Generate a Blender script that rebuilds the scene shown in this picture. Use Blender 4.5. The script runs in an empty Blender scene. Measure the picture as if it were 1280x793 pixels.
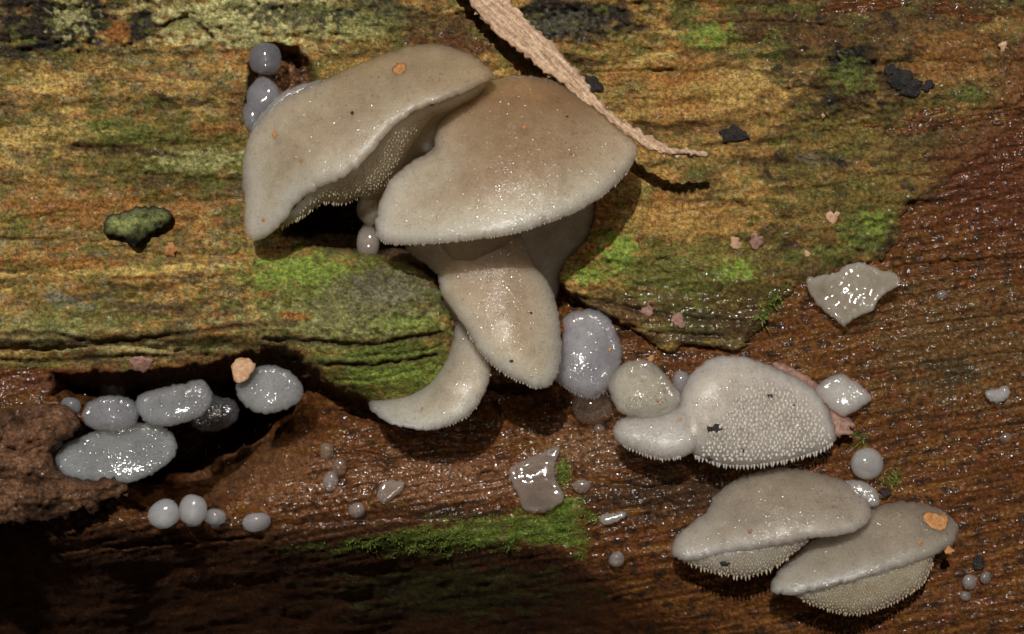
import bpy, math, random
import numpy as np
from mathutils import Vector
from mathutils.geometry import delaunay_2d_cdt

random.seed(7)
rng = np.random.default_rng(11)
PX = 0.001            # one unit of the layout grid = 1 mm
CAM_D = 2400.0        # camera distance from the log face, in grid units
MID_U, MID_V, Z0 = 640.0, 396.5, 0.9

# ------------------------------------------------------------------ camera
cam_data = bpy.data.cameras.new('camera')
cam_data.sensor_fit = 'HORIZONTAL'
cam_data.angle = 2 * math.atan(640.0 / CAM_D)
cam_data.clip_start = 0.05
cam_data.clip_end = 60
cam = bpy.data.objects.new('camera', cam_data)
bpy.context.scene.collection.objects.link(cam)
cam.location = (0, -CAM_D * PX, Z0)
cam.rotation_euler = (math.radians(90), 0, 0)
bpy.context.scene.camera = cam

# ------------------------------------------------------------------ light
SUN_EL, SUN_AZ = math.radians(24), math.radians(-7)     # azimuth: from the left of the camera axis
world = bpy.data.worlds.new('World')
bpy.context.scene.world = world
world.use_nodes = True
wn = world.node_tree.nodes
bg = wn['Background']
sky = wn.new('ShaderNodeTexSky')
sky.sky_type = 'NISHITA'
sky.sun_disc = False
sky.sun_elevation = SUN_EL
sky.sun_rotation = math.pi - SUN_AZ
world.node_tree.links.new(sky.outputs[0], bg.inputs[0])
bg.inputs[1].default_value = 0.011          # deep forest shade: the flash does nearly all the work
sd_ = bpy.data.lights.new('sun', 'SUN')
sd_.energy = 3.5
sd_.angle = math.radians(1.2)
sd_.color = (1.0, 0.965, 0.92)
sun = bpy.data.objects.new('sun', sd_)
bpy.context.scene.collection.objects.link(sun)
sun_from = Vector((math.sin(SUN_AZ) * math.cos(SUN_EL), -math.cos(SUN_AZ) * math.cos(SUN_EL), math.sin(SUN_EL)))
sun.rotation_euler = (-sun_from).to_track_quat('-Z', 'Y').to_euler()
sun.location = sun_from * 5

sc = bpy.context.scene
sc.view_settings.view_transform = 'Standard'
sc.view_settings.look = 'None'
sc.view_settings.exposure = 0.0
sc.view_settings.gamma = 1.0
sc.render.engine = 'CYCLES'
sc.cycles.use_denoising = True
sc.cycles.denoiser = 'OPENIMAGEDENOISE'
sc.cycles.denoising_prefilter = 'ACCURATE'
sc.cycles.max_bounces = 8
sc.cycles.transmission_bounces = 6
sc.cycles.caustics_reflective = False
sc.cycles.caustics_refractive = False
sc.cycles.sample_clamp_indirect = 4.0

COL = sc.collection

# ------------------------------------------------------------------ helpers
def W(u, v, d):
    """layout grid (u to the side, v down, d out of the log face) -> world metres"""
    k = (CAM_D - d) / CAM_D
    return (u - MID_U) * k * PX, -d * PX, (MID_V - v) * k * PX + Z0

_perm = rng.permutation(512)
_perm = np.concatenate([_perm, _perm])
_ang = rng.random(512) * 2 * np.pi
_gx, _gy = np.cos(_ang), np.sin(_ang)

def perlin(x, y, seed=0):
    x = np.asarray(x, float) + seed * 37.31
    y = np.asarray(y, float) + seed * 17.77
    xi = np.floor(x).astype(int); yi = np.floor(y).astype(int)
    xf = x - xi; yf = y - yi
    u = xf * xf * xf * (xf * (xf * 6 - 15) + 10)
    v = yf * yf * yf * (yf * (yf * 6 - 15) + 10)
    def g(ix, iy, dx, dy):
        h = _perm[(ix & 511) + (_perm[iy & 511] & 511)]
        return _gx[h] * dx + _gy[h] * dy
    a = g(xi, yi, xf, yf); b = g(xi + 1, yi, xf - 1, yf)
    c = g(xi, yi + 1, xf, yf - 1); d = g(xi + 1, yi + 1, xf - 1, yf - 1)
    return ((a + (b - a) * u) + ((c + (d - c) * u) - (a + (b - a) * u)) * v) * 1.5

def fbm(x, y, octaves=4, seed=0, gain=0.5):
    s = 0; a = 1.0; t = 0
    for o in range(octaves):
        s = s + a * perlin(x * 2 ** o, y * 2 ** o, seed + o * 3)
        t += a; a *= gain
    return s / t * 1.3

def sstep(a, b, x):
    t = np.clip((x - a) / (b - a), 0, 1)
    return t * t * (3 - 2 * t)

def mix(a, b, t):
    return a + (np.asarray(b) - a) * t[..., None]

def catmull(pts, step=4.0, closed=True):
    P = np.array(pts, float)
    n = len(P)
    out = []
    rngi = range(n) if closed else range(n - 1)
    for i in rngi:
        if closed:
            p0, p1, p2, p3 = P[(i - 1) % n], P[i], P[(i + 1) % n], P[(i + 2) % n]
        else:
            p0, p1, p2, p3 = P[max(i - 1, 0)], P[i], P[i + 1], P[min(i + 2, n - 1)]
        m = max(2, int(np.linalg.norm(p2[:2] - p1[:2]) / step + 0.5))
        for t in np.arange(m) / m:
            out.append(0.5 * ((2 * p1) + (-p0 + p2) * t + (2 * p0 - 5 * p1 + 4 * p2 - p3) * t * t + (-p0 + 3 * p1 - 3 * p2 + p3) * t ** 3))
    if not closed:
        out.append(P[-1])
    return np.array(out)

def seg_dist(U, V, poly, closed=True):
    """unsigned distance to a polyline"""
    U = np.asarray(U, float); V = np.asarray(V, float)
    best = np.full(U.shape, 1e18)
    n = len(poly)
    for i in range(n if closed else n - 1):
        ax, ay = poly[i][:2]; bx, by = poly[(i + 1) % n][:2]
        dx, dy = bx - ax, by - ay
        L = dx * dx + dy * dy + 1e-12
        t = np.clip(((U - ax) * dx + (V - ay) * dy) / L, 0, 1)
        q = (U - ax - t * dx) ** 2 + (V - ay - t * dy) ** 2
        np.minimum(best, q, out=best)
    return np.sqrt(best)

def inside(U, V, poly):
    U = np.asarray(U, float); V = np.asarray(V, float)
    c = np.zeros(U.shape, bool)
    n = len(poly)
    for i in range(n):
        ax, ay = poly[i][:2]; bx, by = poly[(i + 1) % n][:2]
        if ay == by:
            continue
        c ^= ((ay > V) != (by > V)) & (U < (bx - ax) * (V - ay) / (by - ay) + ax)
    return c

def sdf(U, V, poly):
    d = seg_dist(U, V, poly)
    return np.where(inside(U, V, poly), d, -d)

def tps(pts):
    P = np.array(pts, float)
    n = len(P)
    def k(r2):
        return np.where(r2 > 1e-9, 0.5 * r2 * np.log(r2 + 1e-12), 0)
    sc_ = 100.0
    X = P[:, :2] / sc_
    r2 = ((X[:, None] - X[None]) ** 2).sum(-1)
    A = np.zeros((n + 3, n + 3))
    A[:n, :n] = k(r2) + np.eye(n) * 0.01
    A[:n, n] = 1; A[:n, n + 1:] = X
    A[n, :n] = 1; A[n + 1:, :n] = X.T
    A[n:, n:] += np.eye(3) * 1e-6
    w = np.linalg.solve(A, np.concatenate([P[:, 2], np.zeros(3)]))
    def f(u, v):
        u = np.asarray(u, float) / sc_; v = np.asarray(v, float) / sc_
        r = (u[..., None] - X[:, 0]) ** 2 + (v[..., None] - X[:, 1]) ** 2
        return (k(r) * w[:n]).sum(-1) + w[n] + w[n + 1] * u + w[n + 2] * v
    return f

def new_mesh(name, co, faces, mat, parent=None, colors=None, floats=None, smooth=True):
    """co: (n,3) world metres; faces: (m,3|4) int array or list of lists"""
    me = bpy.data.meshes.new(name)
    if isinstance(faces, np.ndarray):
        n, m, k = len(co), len(faces), faces.shape[1]
        me.vertices.add(n); me.vertices.foreach_set('co', np.ascontiguousarray(co, dtype=np.float32).ravel())
        me.loops.add(m * k); me.loops.foreach_set('vertex_index', faces.astype(np.int32).ravel())
        me.polygons.add(m)
        me.polygons.foreach_set('loop_start', np.arange(m, dtype=np.int32) * k)
        me.update(calc_edges=True)
    else:
        me.from_pydata([tuple(c) for c in co], [], [list(f) for f in faces])
    me.validate()
    if smooth:
        me.polygons.foreach_set('use_smooth', np.ones(len(me.polygons), bool))
    if colors is not None:
        a = me.color_attributes.new('tint', 'FLOAT_COLOR', 'POINT')
        c4 = np.ones((len(co), 4), np.float32); c4[:, :3] = colors
        a.data.foreach_set('color', c4.ravel())
    for k_, arr in (floats or {}).items():
        a = me.attributes.new(k_, 'FLOAT', 'POINT')
        a.data.foreach_set('value', np.asarray(arr, np.float32))
    me.materials.append(mat)
    o = bpy.data.objects.new(name, me)
    COL.objects.link(o)
    if parent is not None:
        o.parent = parent
        o.matrix_parent_inverse = parent.matrix_world.inverted()
    return o

def empty(name, u, v, d):
    o = bpy.data.objects.new(name, None)
    o.empty_display_size = 0.02
    COL.objects.link(o)
    o.location = W(u, v, d)
    bpy.context.view_layer.update() if False else None
    from mathutils import Matrix
    o.matrix_world = Matrix.Translation(W(u, v, d))
    return o

def tag(o, label, cat, group=None, kind=None):
    o['label'] = label
    o['category'] = cat
    if group: o['group'] = group
    if kind: o['kind'] = kind
    return o

# ------------------------------------------------------------------ materials
def nodes_of(name):
    m = bpy.data.materials.new(name)
    m.use_nodes = True
    nt = m.node_tree
    return m, nt, nt.nodes['Principled BSDF']

def add(nt, kind, **kw):
    n = nt.nodes.new(kind)
    for k, v in kw.items():
        setattr(n, k, v)
    return n

def noise_node(nt, scale, detail=4, rough=0.6, vec=None, stretch=None):
    tc = add(nt, 'ShaderNodeTexCoord')
    src = tc.outputs['Object']
    if stretch:
        mp = add(nt, 'ShaderNodeMapping')
        mp.inputs['Scale'].default_value = stretch
        nt.links.new(src, mp.inputs['Vector']); src = mp.outputs[0]
    n = add(nt, 'ShaderNodeTexNoise')
    n.inputs['Scale'].default_value = scale
    n.inputs['Detail'].default_value = detail
    n.inputs['Roughness'].default_value = rough
    nt.links.new(src, n.inputs['Vector'])
    return n

def ramp(nt, src, stops):
    r = add(nt, 'ShaderNodeValToRGB')
    e = r.color_ramp.elements
    e[0].position, e[0].color = stops[0][0], (*stops[0][1], 1)
    e[1].position, e[1].color = stops[1][0], (*stops[1][1], 1)
    for p, c in stops[2:]:
        q = e.new(p); q.color = (*c, 1)
    nt.links.new(src, r.inputs[0])
    return r

def mult(nt, a, b, fac=1.0):
    m = add(nt, 'ShaderNodeMix', data_type='RGBA', blend_type='MULTIPLY')
    m.inputs[0].default_value = fac
    nt.links.new(a, m.inputs[6]); nt.links.new(b, m.inputs[7])
    return m.outputs[2]

def bump(nt, src, dist, strength=1.0, normal=None):
    b = add(nt, 'ShaderNodeBump')
    b.inputs['Strength'].default_value = strength
    b.inputs['Distance'].default_value = dist
    nt.links.new(src, b.inputs['Height'])
    if normal is not None:
        nt.links.new(normal, b.inputs['Normal'])
    return b.outputs[0]

def wood_material(name, fine=1.0):
    m, nt, p = nodes_of(name)
    at = add(nt, 'ShaderNodeAttribute', attribute_name='tint')
    wet = add(nt, 'ShaderNodeAttribute', attribute_name='wet')
    n1 = noise_node(nt, 230, 4, 0.7, stretch=(0.95, 1, 1.05))
    n2 = noise_node(nt, 620, 2, 0.6)
    r1 = ramp(nt, n1.outputs['Fac'], [(0.28, (0.30, 0.27, 0.25)), (0.72, (1.55, 1.5, 1.45)), (0.5, (0.95, 0.95, 0.95))])
    r2 = ramp(nt, n2.outputs['Fac'], [(0.3, (0.55, 0.55, 0.55)), (0.7, (1.4, 1.4, 1.35))])
    c = mult(nt, at.outputs['Color'], r1.outputs[0])
    c = mult(nt, c, r2.outputs[0], 0.8)
    nt.links.new(c, p.inputs['Base Color'])
    mr = add(nt, 'ShaderNodeMapRange')
    mr.inputs['To Min'].default_value = 0.85
    mr.inputs['To Max'].default_value = 0.14
    nt.links.new(wet.outputs['Fac'], mr.inputs['Value'])
    nt.links.new(mr.outputs[0], p.inputs['Roughness'])
    b = bump(nt, n1.outputs['Fac'], 0.004 * fine, 0.9)
    b = bump(nt, n2.outputs['Fac'], 0.002 * fine, 0.9, b)
    nt.links.new(b, p.inputs['Normal'])
    p.inputs['Specular IOR Level'].default_value = 0.12
    film = noise_node(nt, 150, 1, 0.5)
    nt.links.new(bump(nt, film.outputs['Fac'], 0.003), p.inputs['Coat Normal'])
    cw_ = add(nt, 'ShaderNodeMath', operation='MULTIPLY')
    cw_.inputs[1].default_value = 0.55
    nt.links.new(wet.outputs['Fac'], cw_.inputs[0])
    nt.links.new(cw_.outputs[0], p.inputs['Coat Weight'])
    p.inputs['Coat Roughness'].default_value = 0.16
    return m

def jelly_material(name, sss=0.022, rough=0.34, trans=0.0, coat=0.25, grain=0.0009, film=200, clear=0.1, clear_edge=0.3, coat_rough=0.15, lump=2.2, gain=1.0, gloss=0.0):
    m, nt, p = nodes_of(name)
    at = add(nt, 'ShaderNodeAttribute', attribute_name='tint')
    n1 = noise_node(nt, 60, 3, 0.6)
    r1 = ramp(nt, n1.outputs['Fac'], [(0.3, (0.86, 0.84, 0.82)), (0.7, (1.06, 1.06, 1.06))])
    n2 = noise_node(nt, film, 1, 0.5)
    n4 = noise_node(nt, 420, 2, 0.6)
    r4 = ramp(nt, n4.outputs['Fac'], [(0.3, (0.86 * gain, 0.85 * gain, 0.84 * gain)), (0.72, (1.16 * gain, 1.16 * gain, 1.16 * gain))])
    nt.links.new(mult(nt, mult(nt, at.outputs['Color'], r1.outputs[0]), r4.outputs[0]), p.inputs['Base Color'])
    p.inputs['Roughness'].default_value = rough
    p.inputs['IOR'].default_value = 1.38
    p.inputs['Subsurface Weight'].default_value = 1.0
    p.inputs['Subsurface Radius'].default_value = (1.0, 0.94, 0.84)
    p.inputs['Subsurface Scale'].default_value = sss
    p.inputs['Transmission Weight'].default_value = trans
    p.inputs['Coat Weight'].default_value = coat
    p.inputs['Coat Roughness'].default_value = coat_rough
    n3 = noise_node(nt, 45, 2, 0.5)
    soft_b = bump(nt, n3.outputs['Fac'], grain * lump, 1.0)      # gentle lumps of the flesh
    nt.links.new(soft_b, p.inputs['Normal'])
    nt.links.new(bump(nt, n2.outputs['Fac'], grain, 1.0, soft_b), p.inputs['Coat Normal'])   # beads of wet film
    # the gel lets some light straight through, most of it where the flesh is thin
    th = add(nt, 'ShaderNodeAttribute', attribute_name='thin')
    fac = add(nt, 'ShaderNodeMath', operation='MULTIPLY_ADD')
    fac.inputs[1].default_value = clear_edge; fac.inputs[2].default_value = clear
    nt.links.new(th.outputs['Fac'], fac.inputs[0])
    tr = add(nt, 'ShaderNodeBsdfTransparent'); tr.inputs[0].default_value = (.95, .93, .90, 1)
    mx = add(nt, 'ShaderNodeMixShader')
    nt.links.new(fac.outputs[0], mx.inputs[0]); nt.links.new(p.outputs[0], mx.inputs[1]); nt.links.new(tr.outputs[0], mx.inputs[2])
    gl = add(nt, 'ShaderNodeBsdfGlossy'); gl.inputs['Roughness'].default_value = max(.06, coat_rough * .7)
    nt.links.new(p.inputs['Coat Normal'].links[0].from_socket, gl.inputs['Normal'])
    top = add(nt, 'ShaderNodeMixShader'); top.inputs[0].default_value = gloss
    nt.links.new(mx.outputs[0], top.inputs[1]); nt.links.new(gl.outputs[0], top.inputs[2])
    nt.links.new(top.outputs[0], nt.nodes['Material Output'].inputs['Surface'])
    return m

def crumb_material(name, c0, c1, rough=0.7, scale=160, bumpd=0.003):
    m, nt, p = nodes_of(name)
    n = noise_node(nt, scale, 5, 0.65)
    r = ramp(nt, n.outputs['Fac'], [(0.3, c0), (0.7, c1)])
    nt.links.new(r.outputs[0], p.inputs['Base Color'])
    p.inputs['Roughness'].default_value = rough
    nt.links.new(bump(nt, n.outputs['Fac'], bumpd), p.inputs['Normal'])
    return m

M_WOOD = wood_material('weathered_wood')
M_WET = wood_material('wet_rotten_wood', 1.3)
M_CAP = jelly_material('jelly_cap', 0.07, 0.40, 0.0, 0.5, 0.0013, 430, 0.31, 0.32, 0.22, 0.9, 1.27, 0.012)
M_TEETH = jelly_material('jelly_teeth', 0.004, 0.5, 0.0, 0.0, 0.0004, 200, 0.18, 0.0)
M_BUTTON = jelly_material('jelly_button', 0.06, 0.12, 0.0, 1.0, 0.0014, 210, 0.56, 0.2, 0.12, 1.2, 1.5, 0.03)
M_BEAD = jelly_material('jelly_bead', 0.06, 0.08, 0.0, 1.0, 0.0004, 60, 0.68, 0.0, 0.07, 1.0, 1.6, 0.05)
M_FLAKE = jelly_material('jelly_flake', 0.03, 0.14, 0.0, 0.4, 0.0012, 60, 0.60, 0.1, 0.1, 1.3, 1.3, 0.03)
m_, nt_, p_ = nodes_of('bark_strip_wood')
M_BARK = m_
_a = add(nt_, 'ShaderNodeAttribute', attribute_name='along'); _b = add(nt_, 'ShaderNodeAttribute', attribute_name='across')
_c = add(nt_, 'ShaderNodeCombineXYZ'); _m = add(nt_, 'ShaderNodeMapping'); _m.inputs['Scale'].default_value = (.03, .22, 1)
nt_.links.new(_a.outputs['Fac'], _c.inputs[0]); nt_.links.new(_b.outputs['Fac'], _c.inputs[1]); nt_.links.new(_c.outputs[0], _m.inputs['Vector'])
_n = add(nt_, 'ShaderNodeTexNoise'); _n.inputs['Scale'].default_value = 1.0; _n.inputs['Detail'].default_value = 5; _n.inputs['Roughness'].default_value = .7
nt_.links.new(_m.outputs[0], _n.inputs['Vector'])
_n2 = noise_node(nt_, 210, 4, .7)
_r = ramp(nt_, _n.outputs['Fac'], [(.3, (.24, .13, .08)), (.68, (.85, .64, .45)), (.5, (.60, .40, .26))])
_r2 = ramp(nt_, _n2.outputs['Fac'], [(.3, (.55, .5, .48)), (.7, (1.3, 1.3, 1.25))])
nt_.links.new(mult(nt_, _r.outputs[0], _r2.outputs[0]), p_.inputs['Base Color'])
p_.inputs['Roughness'].default_value = .8
nt_.links.new(bump(nt_, _n2.outputs['Fac'], .002, .8, bump(nt_, _n.outputs['Fac'], .003, .9)), p_.inputs['Normal'])
M_PINK = crumb_material('pinkish_bark', (0.13, 0.06, 0.045), (0.42, 0.24, 0.17), 0.6)
M_ORANGE = crumb_material('orange_wood_crumb', (0.28, 0.10, 0.025), (0.60, 0.29, 0.10))
M_BLACK = crumb_material('black_soil', (0.005, 0.004, 0.004), (0.035, 0.027, 0.022), 0.5, 120, 0.008)
M_PALE = crumb_material('pale_wood_chip', (0.38, 0.2, 0.1), (0.66, 0.42, 0.26), 0.75)
M_MOSS = crumb_material('moss_leaf', (0.035, 0.06, 0.008), (0.18, 0.22, 0.032), 0.55, 90)
M_DROP = bpy.data.materials.new('water_drop')
M_DROP.use_nodes = True
nt_ = M_DROP.node_tree
nt_.nodes.remove(nt_.nodes['Principled BSDF'])
_t = add(nt_, 'ShaderNodeBsdfTransparent'); _g = add(nt_, 'ShaderNodeBsdfGlossy'); _g.inputs['Roughness'].default_value = .16
_n = noise_node(nt_, 300, 1, .5)
_r = ramp(nt_, _n.outputs['Fac'], [(.3, (.8, .8, .8)), (.7, (1, 1, 1))])
nt_.links.new(_r.outputs[0], _g.inputs['Color'])
_x = add(nt_, 'ShaderNodeMixShader'); _x.inputs[0].default_value = .12
nt_.links.new(_t.outputs[0], _x.inputs[1]); nt_.links.new(_g.outputs[0], _x.inputs[2]); nt_.links.new(_x.outputs[0], nt_.nodes['Material Output'].inputs['Surface'])

# ------------------------------------------------------------------ the log
def axis(lo, hi, inner_lo, inner_hi, step):
    mid = np.arange(inner_lo, inner_hi + step, step)
    l, x, s = [], inner_lo, step
    while x > lo:
        s = min(s * 1.09, 40); x -= s; l.append(x)
    r, x, s = [], mid[-1], step
    while x < hi:
        s = min(s * 1.09, 40); x += s; r.append(x)
    return np.concatenate([np.array(l[::-1]), mid, np.array(r)])

GU = axis(-1100, 2400, -30, 1310, 2.0)
GV = axis(-900, 1500, -30, 823, 2.0)
U, V = np.meshgrid(GU, GV)

# lower rim of the weathered outer wood, then the split and the wet right-hand side
OUT_EDGE = [(2600, -1200), (2600, -60), (1420, -20), (1330, 30), (1290, 80), (1268, 140), (1236, 186), (1190, 215), (1146, 244), (1124, 272), (1121, 306),
            (1104, 326), (1060, 334), (1012, 356), (985, 368), (962, 388), (948, 420), (916, 438), (872, 432), (832, 440),
            (800, 418), (770, 398), (735, 380), (708, 360), (697, 345), (705, 325), (728, 300), (742, 270), (744, 235), (700, 205),
            (600, 190), (520, 190), (470, 205), (420, 236), (372, 266), (346, 288), (366, 300), (400, 310), (440, 317),
            (490, 326), (530, 342), (552, 366), (565, 396), (570, 436), (569, 480), (550, 504), (510, 510), (470, 509), (432, 494),
            (402, 471), (380, 449), (356, 432), (316, 440), (270, 454), (200, 462), (140, 466), (60, 466), (0, 468), (-80, 474), (-400, 500), (-1300, 520), (-1300, -1200)]
sd_out = sdf(U, V, OUT_EDGE)
rag = fbm(U / 26, V / 16, 4, 3) * 7 + fbm(U / 7, V / 5, 2, 5) * 2
sdo = sd_out + rag * sstep(900, 300, np.abs(U - 640))

def blob(cu, cv, ru, rv, amp=0.5, nu=30, nv=14, seed=0, soft=0.5, rot=0.0):
    """0..1 patch with a ragged outline"""
    a = math.radians(rot)
    k = 1 + amp * 1.0
    eu = k * (abs(ru * math.cos(a)) + abs(rv * math.sin(a))); ev = k * (abs(ru * math.sin(a)) + abs(rv * math.cos(a)))
    j0, j1 = np.searchsorted(GU, [cu - eu, cu + eu]); i0, i1 = np.searchsorted(GV, [cv - ev, cv + ev])
    out = np.zeros(U.shape)
    u_, v_ = U[i0:i1, j0:j1], V[i0:i1, j0:j1]
    if u_.size == 0: return out
    du, dv = u_ - cu, v_ - cv
    x = (du * math.cos(a) + dv * math.sin(a)) / ru; y = (-du * math.sin(a) + dv * math.cos(a)) / rv
    r = np.sqrt(x * x + y * y)
    out[i0:i1, j0:j1] = sstep(0, soft, 1 - r + amp * fbm(u_ / nu, v_ / nv, 4, seed + int(cu) % 23))
    return out

WOB = fbm(U / 18, V / 18, 3, 9)
def furrow(pts, width, wob=3):
    p = catmull(pts, 14, closed=False)
    m = width * 3 + wob * 2
    lo, hi = p.min(0) - m, p.max(0) + m
    j0, j1 = np.searchsorted(GU, [lo[0], hi[0]]); i0, i1 = np.searchsorted(GV, [lo[1], hi[1]])
    out = np.zeros(U.shape)
    d = seg_dist(U[i0:i1, j0:j1], V[i0:i1, j0:j1] + WOB[i0:i1, j0:j1] * wob, p, closed=False)
    out[i0:i1, j0:j1] = np.exp(-(d / width) ** 2)
    return out

# ---- outer wood: shape
base_out = -0.00020 * (V - 260) ** 2 - 0.00000 * U
long_grain = fbm(U / 260, V / 46, 3, 21) * 12
tiltV = V + 0.05 * (U - 300)
grain = fbm(U / 70, tiltV / 16.0, 4, 1) * 3.6 + fbm(U / 24, tiltV / 6, 3, 2) * 1.2
crust_n = fbm(U / 11, V / 9, 4, 4)
crusty = np.clip(blob(300, 20, 330, 50, .5) + blob(60, 20, 190, 70, .5) + blob(720, 20, 170, 55, .4) + blob(440, 370, 170, 70, .4)
                 + blob(1060, 120, 70, 90, .6) + blob(200, 180, 160, 60, .6) * .6 + blob(1080, 300, 90, 50, .4) + blob(780, 330, 90, 60, .4), 0, 1)
H_out = base_out + long_grain + grain * (1 - .45 * crusty) + crust_n * (2.8 + 4.4 * crusty) + fbm(U / 5.5, V / 5, 2, 6) * (.9 + .8 * crusty)
H_out += 10 * blob(60, 15, 200, 55, .3, soft=.7) + 12 * blob(720, 10, 150, 60, .3, soft=.7) + 7 * blob(380, 10, 190, 48, .3, soft=.6)
# raised mossy tongue that ends at the split
tong = sstep(0, 1, 1 - np.sqrt(((U - 466) / 175) ** 2 + ((V - 410) / 122) ** 2))
H_out += 96 * tong ** .7
for pts, w, dep in [([(330, 424), (400, 428), (455, 432), (500, 426), (552, 416)], 2.6, 9), ([(400, 455), (450, 458), (500, 452), (545, 444)], 2.4, 9),
                    ([(395, 440), (440, 446), (520, 440), (556, 430)], 1.8, 6), ([(420, 475), (470, 474), (530, 462)], 2, 6),
                    ([(-40, 420), (60, 418), (120, 428), (210, 420), (300, 408)], 3, 8), ([(-40, 436), (50, 437), (140, 432), (230, 440)], 2.4, 7),
                    ([(-40, 448), (60, 452), (150, 446), (260, 444)], 2.2, 6), ([(-40, 300), (100, 303), (200, 318), (300, 322)], 2.5, 4),
                    ([(-40, 340), (80, 344), (180, 350), (290, 346)], 2.4, 4), ([(60, 178), (100, 184), (170, 186), (250, 180)], 4, 4),
                    ([(150, 215), (220, 222), (290, 226)], 3, 4), ([(200, 35), (230, 22), (246, 28), (266, 46)], 2, 9),
                    ([(730, 92), (790, 90), (840, 88)], 2.5, 5), ([(960, 160), (1030, 165), (1130, 162), (1240, 150)], 2.5, 4),
                    ([(740, 126), (800, 124), (830, 128)], 2, 4), ([(790, 156), (850, 165), (920, 168)], 4, 5),
                    ([(900, 30), (980, 28), (1060, 36)], 2.5, 5), ([(720, 372), (790, 386), (860, 398), (930, 402)], 3, 8),
                    ([(760, 402), (820, 416), (900, 420)], 3, 8)]:
    H_out -= dep * furrow(pts, w)
H_out -= 5 * blob(205, 130, 14, 12, .3, soft=.8) + 6 * blob(740, 104, 22, 14, .4)
# undercut brow of the ledge on the left: rolls back into the dark
H_out -= 34 * sstep(420, 470, V + .05 * U) * sstep(400, 300, U)
# right-hand slab thins towards its rim
H_out -= 10 * sstep(700, 1150, U) * sstep(100, 330, V)
# small rot hole by the two upper buttons
HOLE = [(308, 78), (318, 56), (345, 50), (376, 58), (396, 84), (400, 112), (390, 140), (345, 168), (312, 172), (304, 130)]
sdh = sdf(U, V, HOLE) + fbm(U / 14, V / 14, 3, 8) * 3
hole_m = sstep(0, 14, sdh)
H_out -= hole_m * (44 - 10 * fbm(U / 7, V / 7, 3, 14))
# rounded, broken rim
R_ = 9.0 + 17 * sstep(300, 400, U) * sstep(640, 600, U) * sstep(380, 440, V)
thin = 1 - .82 * sstep(1105, 1160, U) * sstep(330, 270, V)
e_ = np.clip(sdo, -40, R_)
H_out += np.where(sdo < R_, np.where(e_ > 0, -(R_ - np.sqrt(np.maximum(R_ * R_ - (R_ - e_) ** 2, 0))), -R_ + e_ * 5.0), 0) * thin

# ---- inner wood: shape
ridge = np.interp(U, [-1100, 0, 130, 330, 450, 600, 690, 740, 790, 850, 950, 1280, 2400], [664, 664, 664, 664, 668, 672, 690, 716, 748, 790, 838, 900, 980])
ridge = ridge + fbm(U / 170, U * 0 + 3.3, 2, 31) * 9
rot = math.radians(-11)
RU = U * math.cos(rot) + V * math.sin(rot); RV = -U * math.sin(rot) + V * math.cos(rot)
base_in = tps([(-300, 480, -45), (0, 480, -42), (90, 500, -40), (130, 655, -16), (330, 655, -18), (250, 700, -18), (420, 470, -70), (400, 540, -50), (400, 620, -26), (500, 640, -14), (560, 560, -52),
               (500, 300, -150), (600, 300, -150), (600, 430, -120), (640, 500, -88), (700, 400, -60), (700, 560, -38), (620, 620, -20), (740, 460, -40), (720, 640, -10),
               (830, 470, -26), (960, 440, -22), (1050, 400, -20), (1200, 300, -19), (1160, 260, -17), (1230, 200, -12), (1280, 200, -12), (1290, 110, -12), (1280, 500, -20), (1000, 620, -14), (1150, 640, -12), (1280, 760, -20),
               (900, 760, -16), (800, 620, -16), (1700, 400, -40), (1700, 900, -60), (1300, -100, -40), (0, 0, -60), (700, 0, -60), (-600, 100, -80), (1900, -200, -80)])(np.clip(U, -600, 1800), np.clip(V, -250, 900))
base_in = base_in + 3
g_in = fbm(RU / 90, RV / 8, 4, 41) * 5.5 + fbm(RU / 26, RV / 4, 3, 42) * 3.0 + fbm(U / 9, V / 7, 3, 43) * 2.6 + fbm(U / 150, V / 60, 3, 44) * 9
CAVE0 = [(-160, 470), (60, 462), (60, 500), (120, 520), (60, 540), (70, 600), (150, 630), (170, 648), (230, 650), (286, 640), (310, 604), (345, 574), (382, 530), (392, 470), (380, 440), (300, 425), (-160, 440)]
g_in = g_in * (1 - .8 * sstep(-4, 26, sdf(U, V, CAVE0))) * (1 - .32 * sstep(760, 900, U))
H_in = base_in + g_in * (1 - .6 * sstep(0, 60, V - ridge))
CAVE = [(-160, 470), (60, 462), (60, 500), (120, 520), (60, 540), (70, 600), (150, 630), (170, 648), (230, 650), (286, 640), (310, 604), (345, 574), (382, 530), (392, 470), (380, 440), (300, 425), (-160, 440)]
sdc = sdf(U, V, CAVE) + fbm(U / 22, V / 22, 3, 45) * 5
H_in -= 430 * sstep(0, 76, sdc) + 100 * sstep(-46, 40, sdc) * sstep(250, 330, U) * sstep(660, 625, V)
# pocket behind the big caps
POCK = [(330, 250), (470, 190), (640, 190), (735, 240), (720, 300), (690, 350), (600, 470), (560, 480), (540, 350), (440, 330), (350, 310)]
sdp = sdf(U, V, POCK) + fbm(U / 22, V / 22, 3, 46) * 5
H_in -= 90 * sstep(0, 40, sdp)
PIT = [(590, 470), (690, 480), (705, 520), (640, 528), (580, 520)]
H_in -= 45 * sstep(0, 22, sdf(U, V, PIT) + fbm(U / 16, V / 16, 3, 47) * 4)
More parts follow.
